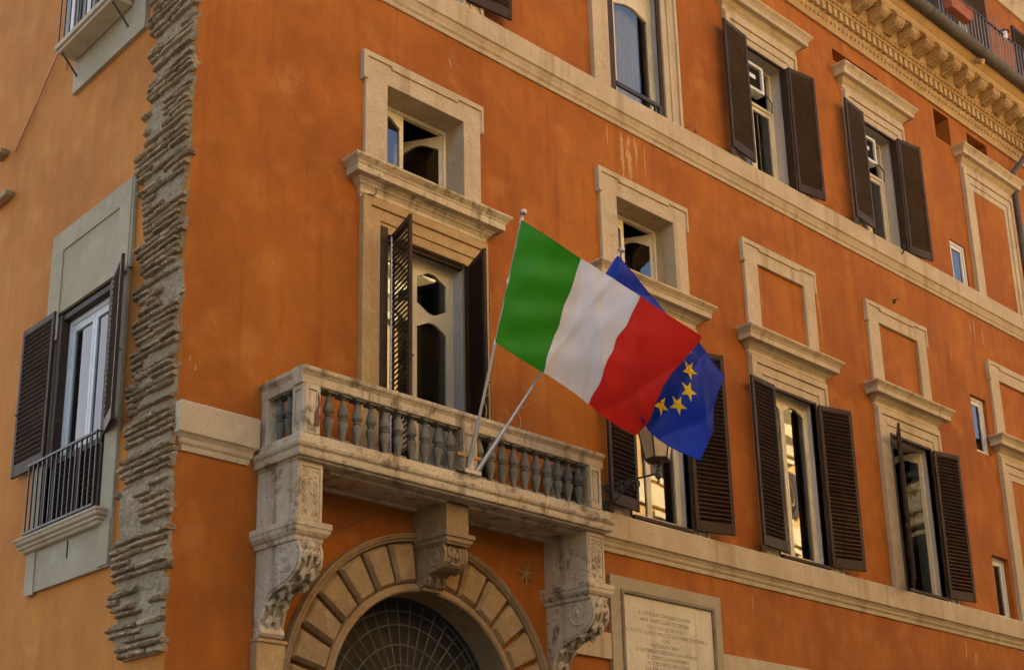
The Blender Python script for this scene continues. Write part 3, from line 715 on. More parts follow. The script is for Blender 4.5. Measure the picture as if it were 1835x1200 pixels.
# upper left small balcony
SB = thing('small_balcony', 'small stone balcony with iron struts high on the left side wall', 'balcony', (0, 2.36, 12.06))
def loc3(mb): mb.v = [(p[0], p[1] - 2.36, p[2] - 12.06) for p in mb.v]; return mb
loc3(MB().extr_x([(0, 0), (0, 1), (1, 1), (1, 0)], 0, 0.001)) if False else None
slab = MB().box(1.57, 3.155, -0.33, -0.06, 12.325, 12.38).box(1.54, 3.19, -0.36, -0.06, 12.381, 12.46)
slab.swap(); loc3(slab).build('slab', STONE, SB, bevel=0.012)
pf = MB(); pf.panel(rect(1.235, 3.19, 11.835, 15.2), [rect(1.60, 2.95, 12.45, 15.0)], -0.055, 0.05); pf.swap(); pf.build('window_surround', GREYST, P, bevel=0.006)
for yy in (1.66, 3.07):
    loc3(MB().tube([(-0.055, yy, 12.06), (-0.09, yy, 12.10), (-0.22, yy, 12.24), (-0.30, yy, 12.32)], 0.014, 6)).build('strut', IRON, SB)
for z in (13.4,): loc3(MB().box(-0.345, -0.315, 1.55, 3.18, z, z + 0.03)).build('rail', PIPE, SB)
b2 = MB().box(-0.008, 0.008, -0.008, 0.008, 0.39, 1.35).mesh('bar', IRON)
for k in range(11): inst('bar', b2, SB, (-0.33, -0.78 + k * 0.156, 0))
pb = MB().box(-0.008, 0.008, -0.05, 0.05, 0.0, 1.0).mesh('slat_board', GREYP)
lp = thing('screen_boards', 'grey and white screen boards standing behind the small balcony bars', 'screen', (-0.26, 2.36, 12.46))
for k in range(12):
    o = inst('board', MB().box(-0.006, 0.006, -0.055, 0.055, 0.002, 0.75 + 0.05 * (k % 3)).mesh('board', [GREYP, LATTICE, GREYP, DARK][k % 4]), lp, (0, 0.68 - k * 0.125, 0))
# painted cable pipe that runs down the side wall
MB().tube([(-0.03, 3.62, 16), (-0.03, 3.64, 13.0), (-0.04, 3.86, 12.75), (-0.035, 4.30, 12.38), (-0.03, 4.9, 11.92), (-0.03, 5.06, 11.82)], 0.018, 7).build('cable_pipe', PIPE, P)
MB().tube([(-0.02, 3.50, 16), (-0.02, 3.52, 12.4)], 0.012, 6).build('cable_pipe', PIPE, P)
for yy, zz, ln in ((5.45, 11.95, 0.28), (5.25, 11.12, 0.55)):
    mb = MB(); mb.box(-0.13, 0, yy - ln / 2, yy + ln / 2, zz - 0.05, zz + 0.04); mb.build('stone_stub', BRICK, P, bevel=0.02)

# ------------------------------------------------------------------ exposed brick corner
BP = thing('exposed_brick_strip', 'ragged strip of exposed old brickwork and mortar down the corner of the orange palazzo', 'brickwork', (0, 0.5, 3.85))
LEFT = [(3.80, 0.88), (3.91, 0.95), (4.18, 1.10), (4.97, 1.17), (5.78, 1.10), (6.4, 1.05), (6.81, 1.02), (7.27, 0.97), (8.0, 0.96), (8.87, 0.94), (9.3, 0.98), (9.76, 1.20), (9.98, 1.10), (10.8, 1.0), (11.5, 1.02), (12.06, 1.12), (13.6, 1.1)]
def lerp(tab, z):
    for (a, va), (b, vb) in zip(tab, tab[1:]):
        if a <= z <= b: return va + (vb - va) * (z - a) / (b - a)
    return tab[-1][1]
# clusters: runs of courses, the top one longest
clusters = []; z = 3.86
while z < 13.3:
    k = rnd.choice([4, 5, 5, 6]); clusters.append((z, z + k * 0.080, rnd.uniform(0.05, 0.15), rnd.uniform(0.0, 0.09), rnd.random()))
    z += k * 0.080 + rnd.choice([0.0, 0.02, 0.05, 0.09])
def edge(z):
    """left edge, right edge at height z"""
    l = lerp(LEFT, z); r = 0.03; 
    for a, b, e, q, s in clusters:
        if a <= z <= b:
            t = (z - a) / (b - a); l += 1.5 * e * (t - 0.5); r += (q * 1.9 * (1 - t) if s > 0.4 else q * 1.9 * t) - 0.05; break
    else: l -= 0.06; r += 0.02
    return l + 0.035 * noise.noise((z * 7, 0, 0)) + 0.02 * noise.noise((z * 23, 3, 0)), max(-0.03, r + 0.03 * noise.noise((z * 9, 5, 0)) + 0.018 * noise.noise((z * 27, 8, 0)))
mb = MB(); nz_, ny_ = 560, 44; vs = []
for i in range(nz_):
    z = 3.84 + (13.3 - 3.84) * i / (nz_ - 1); l, r = edge(z)
    if z > 5.98 and z < 6.56: r = max(r, 0.03)
    for j in range(ny_):
        t = j / (ny_ - 1); y = r + (l - r) * t
        ed = min(t, 1 - t) * (l - r)
        d = -0.030 - 0.018 * noise.noise((y * 4, z * 5, 1)) - 0.016 * noise.noise((y * 13, z * 19, 2)) - 0.011 * noise.noise((y * 38, z * 48, 3))
        d = min(d, -0.006)
        d = d * min(1, ed / 0.03) + 0.006 * (1 - min(1, ed / 0.03))
        vs.append((d, y - 0.5, z - 3.85))
mb.add(vs, [(i * ny_ + j, i * ny_ + j + 1, (i + 1) * ny_ + j + 1, (i + 1) * ny_ + j) for i in range(nz_ - 1) for j in range(ny_ - 1)], True)
mb.build('mortar_bed', MORTAR, BP)
BV = []
for k in range(18):
    r_ = random.Random(100 + k); nseg = 9; vs = []
    for i in range(nseg + 1):
        t = -0.5 + i / nseg
        sc = 1 - (0.35 * r_.random() if i in (0, nseg) else 0)
        j1, j2, j3 = r_.uniform(-.34, .22), r_.uniform(-.3, .3), r_.uniform(-.34, .34)
        vs += [(-0.50 * sc - 0.22 * j1, t, -0.36 + 0.22 * j3), (-0.48 * sc + 0.30 * j1, t, 0.12 + 0.3 * j2), (-0.22 * sc + 0.2 * j2, t, 0.46 + 0.3 * j3), (0.5, t, 0.5), (0.5, t, -0.5), (-0.30 * sc + 0.2 * j1, t, -0.52 + 0.12 * j2)]
    fs = [(i * 6 + j, i * 6 + (j + 1) % 6, (i + 1) * 6 + (j + 1) % 6, (i + 1) * 6 + j) for i in range(nseg) for j in range(6)]
    fs += [tuple(range(6)), tuple(nseg * 6 + j for j in reversed(range(6)))]
    BV.append(MB().add(vs, fs, True).mesh('brick', BRICK, sharp=50))
nb = 0
for a, b, e, q, s in clusters:
    z = a + 0.03
    gapc = rnd.uniform(0.25, 0.75); gap = rnd.random() < 0.18
    while z < b:
        l, r = edge(z); y = r + rnd.uniform(-0.012, 0.05); top = (b - z) < 0.08
        l += rnd.uniform(-0.03, 0.05)
        while y < l - 0.05:
            ln = min(rnd.choice([rnd.uniform(0.2, 0.4), rnd.uniform(0.36, 0.8)]), l - y)
            mid = (y + ln / 2 - r) / (l - r)
            skip = rnd.random() < 0.06 or (gap and abs(mid - gapc) < 0.14)
            if not skip and nb < 300:
                inst('brick', BV[rnd.randrange(18)], BP, (-0.018 + rnd.uniform(-0.008, 0.008), y + ln / 2 - 0.5, z - 3.85), (rnd.uniform(-.025, .025), rnd.uniform(-.16, .16), rnd.uniform(-.05, .05)),
                     (rnd.uniform(0.10, 0.15), ln * rnd.uniform(0.96, 1.0), rnd.uniform(0.050, 0.068))); nb += 1
            y += ln + rnd.choice([0.004, 0.01, 0.02])
        z += 0.080

# ------------------------------------------------------------------ balcony
BX0, BX1 = 0.985, 5.965
B = thing('stone_balcony', 'weathered travertine balcony with grey turned balusters above the arched doorway', 'balcony', (PCX, 0, 4.1))
def lb(mb, ox=PCX, oz=4.1): mb.v = [(p[0] - ox, p[1], p[2] - oz) for p in mb.v]; return mb
sp = [(-0.20, 5.93), (-0.06, 5.931), (-0.055, 5.955), (-0.012, 5.957), (-0.004, 5.985), (-0.004, 6.035), (0.0, 6.04), (0.022, 6.06), (0.03, 6.085), (0.03, 6.105), (-0.03, 6.115), (-0.035, 6.22), (-0.2, 6.225)]
lb(MB().mold3(BX0, BX1, sp, y=-0.86, back=-0.001)).build('slab', TRAV, B, bevel=0.008)
# soffit panel border
lb(MB().panel(rect(BX0 + 0.25, BX1 - 0.25, -0.62, -0.02), [rect(BX0 + 0.45, BX1 - 0.45, -0.50, -0.10)], 5.90, 5.931, axis='z')).build('soffit_panel', TRAV, B, bevel=0.006)
rp = [(-0.10, 6.781), (0.0, 6.78), (0.004, 6.80), (0.004, 6.88), (0.01, 6.885), (0.022, 6.905), (0.042, 6.925), (0.046, 6.945), (0.046, 6.97), (-0.02, 6.985)]
rw = 0.17
for nm, mbx in (('front', MB().extr_x([(-0.82 - p, z) for p, z in rp] + [(-0.82 + rw + max(0, p), z) for p, z in reversed(rp[1:])], 1.07 - 0.04, 5.81 + 0.04)),):
    lb(mbx).build('handrail', TRAV, B, bevel=0.006)
for xs, sg in ((1.07, -1), (5.81, 1)):
    q = [(xs + sg * p, z) for p, z in rp[1:]] + [(xs - sg * (rw + max(0, p) - 0.0), z) for p, z in reversed(rp[1:])]
    k = len(q); vs = [(x, -0.645, z) for x, z in q] + [(x, 0.0, z) for x, z in q]
    fs = [(i, (i + 1) % k, (i + 1) % k + k, i + k) for i in range(k)] + [tuple(range(k)), tuple(range(2 * k - 1, k - 1, -1))]
    lb(MB().add(vs, fs)).build('handrail', TRAV, B, bevel=0.006)
# corner piece of the rails closes the mitre
JP = [(-0.821 - p - (0.0012 if 0 < i < len(rp) - 1 else 0), z) for i, (p, z) in enumerate(rp)] + [(-0.70, 6.97), (-0.70, 6.785)]
for xx in (1.95, 2.86, 3.52, 4.41, 5.13): lb(MB().extr_x(JP, xx, xx + 0.006)).build('joint', LOST, B)
SJ = [(-0.861 - p - 0.0012, z) for p, z in sp[3:12]] + [(-0.80, 6.2), (-0.80, 5.96)]
for xx in (2.31, 3.9, 4.75): lb(MB().extr_x(SJ, xx, xx + 0.006)).build('joint', LOST, B)
def pedestal(x0, x1, y0, y1):
    mb = MB().box(x0, x1, y0, y1, 6.221, 6.779)
    z0, z1 = 6.30, 6.72
    if x1 - x0 > 0.15:
        mb.panel(rect(x0, x1, 6.222, 6.778), [rect(x0 + 0.045, x1 - 0.045, z0, z1)], y0 - 0.016, y0 - 0.0005)
        mb.panel(rect(x0 + 0.07, x1 - 0.07, z0 + 0.025, z1 - 0.025), [], y0 - 0.009, y0 - 0.0005)
    if y1 - y0 > 0.15:
        for xx, s in ((x0, -1), (x1, 1)):
            pp = MB().panel(rect(y0, y1, 6.222, 6.778), [rect(y0 + 0.045, y1 - 0.045, z0, z1)], 0.0005, 0.016)
            pp.v = [(xx + s * p[1], p[0], p[2]) for p in pp.v]; mb.add(pp.v, pp.f)
    return lb(mb).build('pedestal', TRAV, B, bevel=0.006)
pedestal(1.07, 1.27, -0.815, -0.615); pedestal(5.58, 5.79, -0.815, -0.615); pedestal(3.37, 3.60, -0.815, -0.64)
pedestal(1.07, 1.22, -0.11, -0.002); pedestal(5.64, 5.79, -0.11, -0.002)
pc = [(0.135, 6.32), (0.205, 6.315), (0.215, 6.42), (0.20, 6.50), (0.215, 6.56), (0.205, 6.66), (0.185, 6.70), (0.175, 6.64), (0.185, 6.57), (0.165, 6.50), (0.15, 6.49), (0.145, 6.42)]
lb(MB().panel([(1.055 + x, z) for x, z in pc], [], -0.834, -0.828)).build('lost_plaster', LOST, B)
bp = [(0.062, 0.0), (0.062, 0.035), (0.030, 0.038), (0.026, 0.06), (0.033, 0.10), (0.050, 0.17), (0.060, 0.215), (0.056, 0.25), (0.034, 0.268), (0.030, 0.272), (0.045, 0.276), (0.045, 0.290),
      (0.032, 0.294), (0.040, 0.302), (0.062, 0.335), (0.061, 0.365), (0.048, 0.42), (0.033, 0.475), (0.026, 0.50), (0.026, 0.512), (0.040, 0.516), (0.036, 0.53), (0.062, 0.532), (0.062, 0.560)]
bal = MB().lathe(bp, n=14); bal.box(-0.066, 0.066, -0.066, 0.066, 0, 0.03).box(-0.066, 0.066, -0.066, 0.066, 0.535, 0.5595)
bme = bal.mesh('baluster', BALU, sharp=28)
for k in range(10): inst('baluster', bme, B, (1.455 + k * 0.2 - PCX, -0.735, 6.22 - 4.1), (0, 0, rnd.uniform(-.1, .1)))
for k in range(10): inst('baluster', bme, B, (3.715 + k * 0.194 - PCX, -0.735, 6.22 - 4.1), (0, 0, rnd.uniform(-.1, .1)))
for yy in (-0.26, -0.43): inst('baluster', bme, B, (1.155 - PCX, yy, 2.12)); inst('baluster', bme, B, (5.71 - PCX, yy, 2.12))

# brackets
def spiral(cx, cz, r0, r1, turns, a0, n=30, sg=1):
    return [(cx + (r0 + (r1 - r0) * i / n) * math.cos(a0 + sg * 2 * PI * turns * i / n), cz + (r0 + (r1 - r0) * i / n) * math.sin(a0 + sg * 2 * PI * turns * i / n)) for i in range(n + 1)]
def bracket(x0, x1):
    mb = MB(); mb.box(x0, x1, -0.755, -0.001, 5.265, 5.93)
    o = lb(mb).build('bracket', TRAV, B, bevel=0.008)
    cp = [(0.0, 5.05), (0.015, 5.055), (0.02, 5.10), (0.045, 5.115), (0.07, 5.15), (0.075, 5.19), (0.085, 5.20), (0.085, 5.262), (-0.1, 5.268)]
    lb(MB().mold3(x0 + 0.0, x1 - 0.0, cp, y=-0.745, back=-0.001)).build('capital', TRAV, o, bevel=0.007)
    # scroll body
    side = [(-0.001, 5.052), (-0.742, 5.052), (-0.765, 4.98), (-0.782, 4.90), (-0.765, 4.82), (-0.715, 4.74), (-0.64, 4.685), (-0.56, 4.655), (-0.47, 4.625), (-0.36, 4.60), (-0.27, 4.56), (-0.205, 4.50),
            (-0.155, 4.42), (-0.115, 4.32), (-0.10, 4.25), (-0.13, 4.21), (-0.15, 4.16), (-0.12, 4.12), (-0.001, 4.10)]
    lb(MB().extr_x(side, x0 + 0.012, x1 - 0.012)).build('scroll', TRAV, o, bevel=0.012)
    vo = MB()
    for xs, s in ((x0 + 0.012, -1), (x1 - 0.012, 1)):
        sp_ = spiral(-0.54, 4.905, 0.17, 0.035, 1.25, -2.3, 40, -1 * -1)
        vo.tube([(xs, p, q) for p, q in sp_], [0.016 - 0.006 * i / 40 for i in range(41)], 6)
        vo.ball((xs, -0.54, 4.905), 0.028, 0.04, 0.04, 8, 6)
        vo.tube([(xs, -0.46, 5.02), (xs, -0.28, 5.02)], 0.007, 5)
        vo.tube([(xs, y, z) for y, z in side[5:15]], 0.014, 6)
    lb(vo).build('volute', TRAV, o)
    # acanthus leaf down the front
    lf = MB(); xm = (x0 + x1) / 2
    path = [(-0.755, 5.04), (-0.785, 4.97), (-0.80, 4.90), (-0.785, 4.81), (-0.73, 4.725), (-0.65, 4.665), (-0.56, 4.635), (-0.47, 4.605), (-0.36, 4.58), (-0.27, 4.54), (-0.205, 4.48), (-0.16, 4.40), (-0.125, 4.30)]
    for k, (y, z) in list(enumerate(path))[::2]:
        wv = 0.12 * (0.75 + 0.25 * math.sin(k * 1.4))
        for s in (-1, 1):
            lf.tube([(xm, y, z), (xm + s * wv * 0.6, y - 0.022, z + 0.02), (xm + s * wv, y - 0.004, z - 0.035), (xm + s * wv * 0.7, y - 0.004, z - 0.085)], [0.028, 0.042, 0.038, 0.014], 8)
    lf.tube([(xm, y - 0.012, z) for y, z in path], [0.02] * 12 + [0.01], 6)
    for s in (-1, 1): lf.tube([(x0 + 0.03 if s < 0 else x1 - 0.03, y - 0.004, z) for y, z in path], 0.018, 6)
    lf.ball((xm, -0.79, 5.0), 0.06, 0.035, 0.05, 8, 6)
    lb(lf).build('acanthus_leaf', TRAV, o)
    # husk drops on the block front
    hk = MB()
    for xs in (x0 + 0.095, x1 - 0.095):
        hk.tube([(xs + 0.035 * math.cos(t), -0.757, 5.80 + 0.035 * math.sin(t)) for t in [-2.2 + 4.6 * i / 12 for i in range(13)]], 0.008, 5)
        for j, zz in enumerate((5.70, 5.63, 5.565, 5.50)):
            for s in (-1, 1): hk.tube([(xs, -0.757, zz - 0.03), (xs + s * 0.022, -0.763, zz), (xs + s * 0.03, -0.757, zz + 0.028)], [0.009, 0.011, 0.004], 5)
            hk.ball((xs, -0.758, zz + 0.01), 0.009, 0.012, 0.022, 6, 4)
        for s in (-1, 0, 1): hk.tube([(xs, -0.757, 5.43), (xs + s * 0.02, -0.762, 5.38), (xs + s * 0.036, -0.757, 5.335)], [0.008, 0.011, 0.006], 5)
    hk.panel(rect(x0 + 0.02, x1 - 0.02, 5.285, 5.90), [rect(x0 + 0.045, x1 - 0.045, 5.315, 5.87)], -0.768, -0.752)
    lb(hk).build('husk_relief', TRAV, o)
    # foot block
    lb(MB().box(x0 - 0.02, x1 + 0.02, -0.13, -0.001, 3.2, 4.06).box(x0 - 0.03, x1 + 0.03, -0.15, -0.001, 4.06, 4.10)).build('foot', OCHRE, o, bevel=0.008)
bracket(1.05, 1.385); bracket(5.565, 5.885)

# ------------------------------------------------------------------ portal
PT = thing('arched_portal', 'rusticated stone archway with wedge blocks and an iron fanlight under the balcony', 'doorway', (PCX, 0, 0))
def lp_(mb): mb.v = [(p[0] - PCX, p[1], p[2]) for p in mb.v]; return mb
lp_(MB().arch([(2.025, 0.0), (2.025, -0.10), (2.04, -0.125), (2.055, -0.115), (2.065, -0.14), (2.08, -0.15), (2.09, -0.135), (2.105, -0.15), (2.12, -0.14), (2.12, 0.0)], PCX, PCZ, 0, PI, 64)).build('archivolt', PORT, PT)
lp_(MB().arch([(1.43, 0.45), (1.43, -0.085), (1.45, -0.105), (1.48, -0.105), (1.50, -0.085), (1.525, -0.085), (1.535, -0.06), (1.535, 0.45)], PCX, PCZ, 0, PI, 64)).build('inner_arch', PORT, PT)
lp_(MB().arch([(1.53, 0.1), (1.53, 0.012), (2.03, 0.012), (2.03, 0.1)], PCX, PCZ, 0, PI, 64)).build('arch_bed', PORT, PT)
NV = 15
for k in range(NV):
    if k == 7: continue
    a0 = PI * k / NV + 0.014; a1 = PI * (k + 1) / NV - 0.014
    mb = MB(); vs = []; ins = 0.035
    for (ra, rb, yy, da) in ((1.54, 2.022, 0.014, 0.0), (1.545, 2.018, -0.065, 0.0), (1.545 + ins, 2.018 - ins, -0.125, ins / 1.75)):
        for r_, an in ((ra, a0 + da * 1.1), (rb, a0 + da * 0.9), (rb, a1 - da * 0.9), (ra, a1 - da * 1.1)):
            vs.append((PCX + r_ * math.cos(an), yy + rnd.uniform(-.004, .004), PCZ + r_ * math.sin(an)))
    fs = [(0, 1, 5, 4), (1, 2, 6, 5), (2, 3, 7, 6), (3, 0, 4, 7), (4, 5, 9, 8), (5, 6, 10, 9), (6, 7, 11, 10), (7, 4, 8, 11), (8, 9, 10, 11)]
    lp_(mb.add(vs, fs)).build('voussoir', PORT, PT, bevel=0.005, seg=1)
# jambs, threshold and door below the frame
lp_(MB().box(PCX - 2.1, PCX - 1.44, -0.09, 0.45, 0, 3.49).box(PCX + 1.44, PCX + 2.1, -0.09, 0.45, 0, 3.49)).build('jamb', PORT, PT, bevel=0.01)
dr = MB()
for s in (-1, 1):
    x0, x1 = sorted((PCX + s * 0.01, PCX + s * 1.43))
    dr.panel(rect(x0, x1, 0.02, 3.3), [rect(x0 + 0.2, x1 - 0.2, 0.3, 1.5), rect(x0 + 0.2, x1 - 0.2, 1.7, 3.1)], 0.36, 0.42); dr.box(x0 + 0.2, x1 - 0.2, 0.39, 0.41, 0.3, 3.1)
lp_(dr).build('door', BROWN, PT, bevel=0.008)
lp_(MB().box(PCX - 1.43, PCX + 1.43, 0.33, 0.45, 3.3, 3.48)).build('transom', BROWN, PT, bevel=0.008)
gl = MB(); gv = [(PCX, 0.44, PCZ)] + [(PCX + 1.44 * math.cos(PI * i / 40), 0.44, PCZ + 1.44 * math.sin(PI * i / 40)) for i in range(41)]
lp_(gl.add(gv, [(0, i + 1, i + 2) for i in range(40)])).build('fanlight_dark_sheet', FANDARK, PT, recalc=False)  # dark sheet in place of glass, so the fanlight stays dark
GR = lp_(MB().arch([(1.40, 0.36), (1.40, 0.33), (1.435, 0.33), (1.435, 0.36)], PCX, PCZ, 0, PI, 48)).build('fanlight_grille', IRON, PT)
for k in range(1, 21):
    a_ = PI * k / 21
    lp_(MB().tube([(PCX + 0.30 * math.cos(a_), 0.345, PCZ + 0.30 * math.sin(a_)), (PCX + 1.41 * math.cos(a_), 0.345, PCZ + 1.41 * math.sin(a_))], 0.009, 6)).build('bar', VERDI, GR)
for r_ in (0.30, 0.62, 0.86, 1.10, 1.27):
    lp_(MB().tube([(PCX + r_ * math.cos(PI * i / 40), 0.332, PCZ + r_ * math.sin(PI * i / 40)) for i in range(41)], 0.009, 6)).build('ring', VERDI, GR)
# keystone console
KX0, KX1 = 3.275, 3.665
kc = MB().box(KX0 + 0.02, KX1 - 0.02, -0.62, -0.001, 5.555, 5.93)
K = lp_(kc).build('keystone', PORT, PT, bevel=0.006)
lp_(MB().mold3(KX0 + 0.02, KX1 - 0.02, [(0.0, 5.41), (0.01, 5.43), (0.03, 5.445), (0.035, 5.49), (0.055, 5.50), (0.055, 5.552), (-0.1, 5.556)], y=-0.62, back=-0.001)).build('capital', PORT, K, bevel=0.006)
sd = [(-0.001, 5.415), (-0.545, 5.415), (-0.575, 5.36), (-0.585, 5.29), (-0.565, 5.22), (-0.515, 5.165), (-0.44, 5.135), (-0.36, 5.125), (-0.28, 5.12), (-0.235, 5.09), (-0.22, 5.04), (-0.225, 4.99), (-0.15, 4.96), (-0.001, 4.96)]
lp_(MB().extr_x(sd, KX0 + 0.03, KX1 - 0.03)).build('scroll', PORT, K, bevel=0.01)
lp_(MB().panel([(KX0 + 0.02, 5.2), (KX1 - 0.02, 5.2), (KX1 - 0.06, 4.93), (KX0 + 0.06, 4.93)], [], -0.16, -0.001)).build('wedge', PORT, K, bevel=0.008)
vo = MB(); xm = (KX0 + KX1) / 2
for xs in (KX0 + 0.03, KX1 - 0.03):
    vo.tube([(xs, p, q) for p, q in spiral(-0.41, 5.28, 0.115, 0.02, 1.25, -2.2, 30, 1)], 0.013, 6); vo.ball((xs, -0.41, 5.28), 0.02, 0.028, 0.028, 8, 5)
    vo.tube([(xs, y, z) for y, z in sd[1:8]], 0.02, 6)
for s in (-1, 1):
    vo.tube([(xm + s * 0.09 + 0.035 * math.cos(t), -0.585, 5.33 + 0.05 * math.sin(t)) for t in [i * 2 * PI / 12 for i in range(12)]], 0.014, 5, closed=True)
    vo.tube([(xm + s * 0.03, -0.595, 5.38), (xm + s * 0.06, -0.60, 5.26), (xm + s * 0.04, -0.56, 5.17)], [0.01, 0.02, 0.008], 5)
    vo.tube([(xm + s * 0.12, -0.24, 5.1), (xm + s * 0.12, -0.26, 5.04), (xm + s * 0.12, -0.235, 4.98)], [0.02, 0.03, 0.012], 6)
vo.tube([(xm, -0.24, 5.1), (xm, -0.27, 5.03), (xm, -0.24, 4.97)], [0.02, 0.03, 0.012], 6)
vo.ball((xm, -0.60, 5.28), 0.03, 0.02, 0.04, 8, 5); vo.tube([(xm - 0.07, -0.565, 5.2), (xm, -0.58, 5.18), (xm + 0.07, -0.565, 5.2)], 0.014, 5)
lp_(vo).build('carving', PORT, K)
# fillet line and star relief on the wall
MB().tube([(PCX + 2.38 * math.cos(t), -0.008, PCZ + 2.38 * math.sin(t)) for t in [R(108) + R(28) * i / 14 for i in range(15)]], 0.014, 6).build('painted_fillet', TERRA, P)
st = MB()
for k in range(7):
    t = k * 2 * PI / 7 + 0.3; ln = 0.20 if k % 2 else 0.15
    st.tube([(5.21, -0.012, 5.44), (5.21 + ln * 0.5 * math.cos(t), -0.016, 5.44 + ln * 0.5 * math.sin(t)), (5.21 + ln * math.cos(t), -0.004, 5.44 + ln * math.sin(t))], [0.016, 0.012, 0.004], 5)
st.build('star_relief', PORT, P)

# ------------------------------------------------------------------ plaque
PL = thing('memorial_plaque', 'inscribed marble memorial plaque on the wall right of the balcony bracket', 'plaque', (8.0, 0, 3.6))
def lq(mb): mb.v = [(p[0] - 8.0, p[1], p[2] - 3.6) for p in mb.v]; return mb
lq(MB().panel(rect(6.79, 9.22, 3.2, 5.675), [rect(7.0, 9.04, 3.4, 5.49)], -0.06, 0.0)).build('border', GREYST, PL, bevel=0.004)
lq(MB().panel(rect(6.99, 9.05, 3.39, 5.50), [rect(7.045, 8.995, 3.445, 5.445)], -0.082, -0.03)).build('frame', PFRAME, PL, bevel=0.012)
lq(MB().box(7.035, 9.005, -0.045, -0.01, 3.435, 5.455)).build('slab', MARBLE, PL)
LINES = [('IL CONSIGLIO COMUNALE DI ROMA', 7.37, 8.50, 5.232), ('ALLA GRATITUDINE CITTADINA', 7.40, 8.46, 5.142), ('QUI VOLLE RICORDATO', 7.54, 8.33, 5.050),
         ('IL DOTTO GIURECONSULTO GIOVANNI DE ROMANO', 7.09, 8.87, 4.965), ('CHE', 7.87, 8.00, 4.884), ('INTEGRITÀ VERA', 7.62, 8.22, 4.800), ('DI SENTIMENTI CRISTIANI CARITATEVOLI', 7.28, 8.59, 4.715),
         ('IL COSPICUO PATRIMONIO', 7.52, 8.41, 4.630), ('AL SOCCORSO DEI POVERI', 7.50, 8.42, 4.548), ('DI QUEL RIONE', 7.46, 8.30, 4.468)]
tb = MB()
for tx, xa, xb, zc in LINES:
    cu = bpy.data.curves.new('inscription', 'FONT'); cu.body = tx; cu.size = 0.075; cu.align_x = 'LEFT'; cu.resolution_u = 2; cu.offset = -0.0006
    to = bpy.data.objects.new('inscription', cu); C.objects.link(to)
    dg = bpy.context.evaluated_depsgraph_get(); me = to.evaluated_get(dg).to_mesh()
    xs = [v.co.x for v in me.vertices]; w_ = max(xs) - min(xs); k = (xb - xa) / w_; mn = min(xs)
    tb.add([(xa + (v.co.x - mn) * k, -0.0475, zc - 0.027 + v.co.y) for v in me.vertices], [tuple(p.vertices) for p in me.polygons])
    to.to_mesh_clear() if hasattr(to, 'to_mesh_clear') else None
    bpy.data.objects.remove(to); bpy.data.curves.remove(cu)
lq(tb).build('inscription', LETTER, PL, recalc=False)['kind'] = 'stuff'

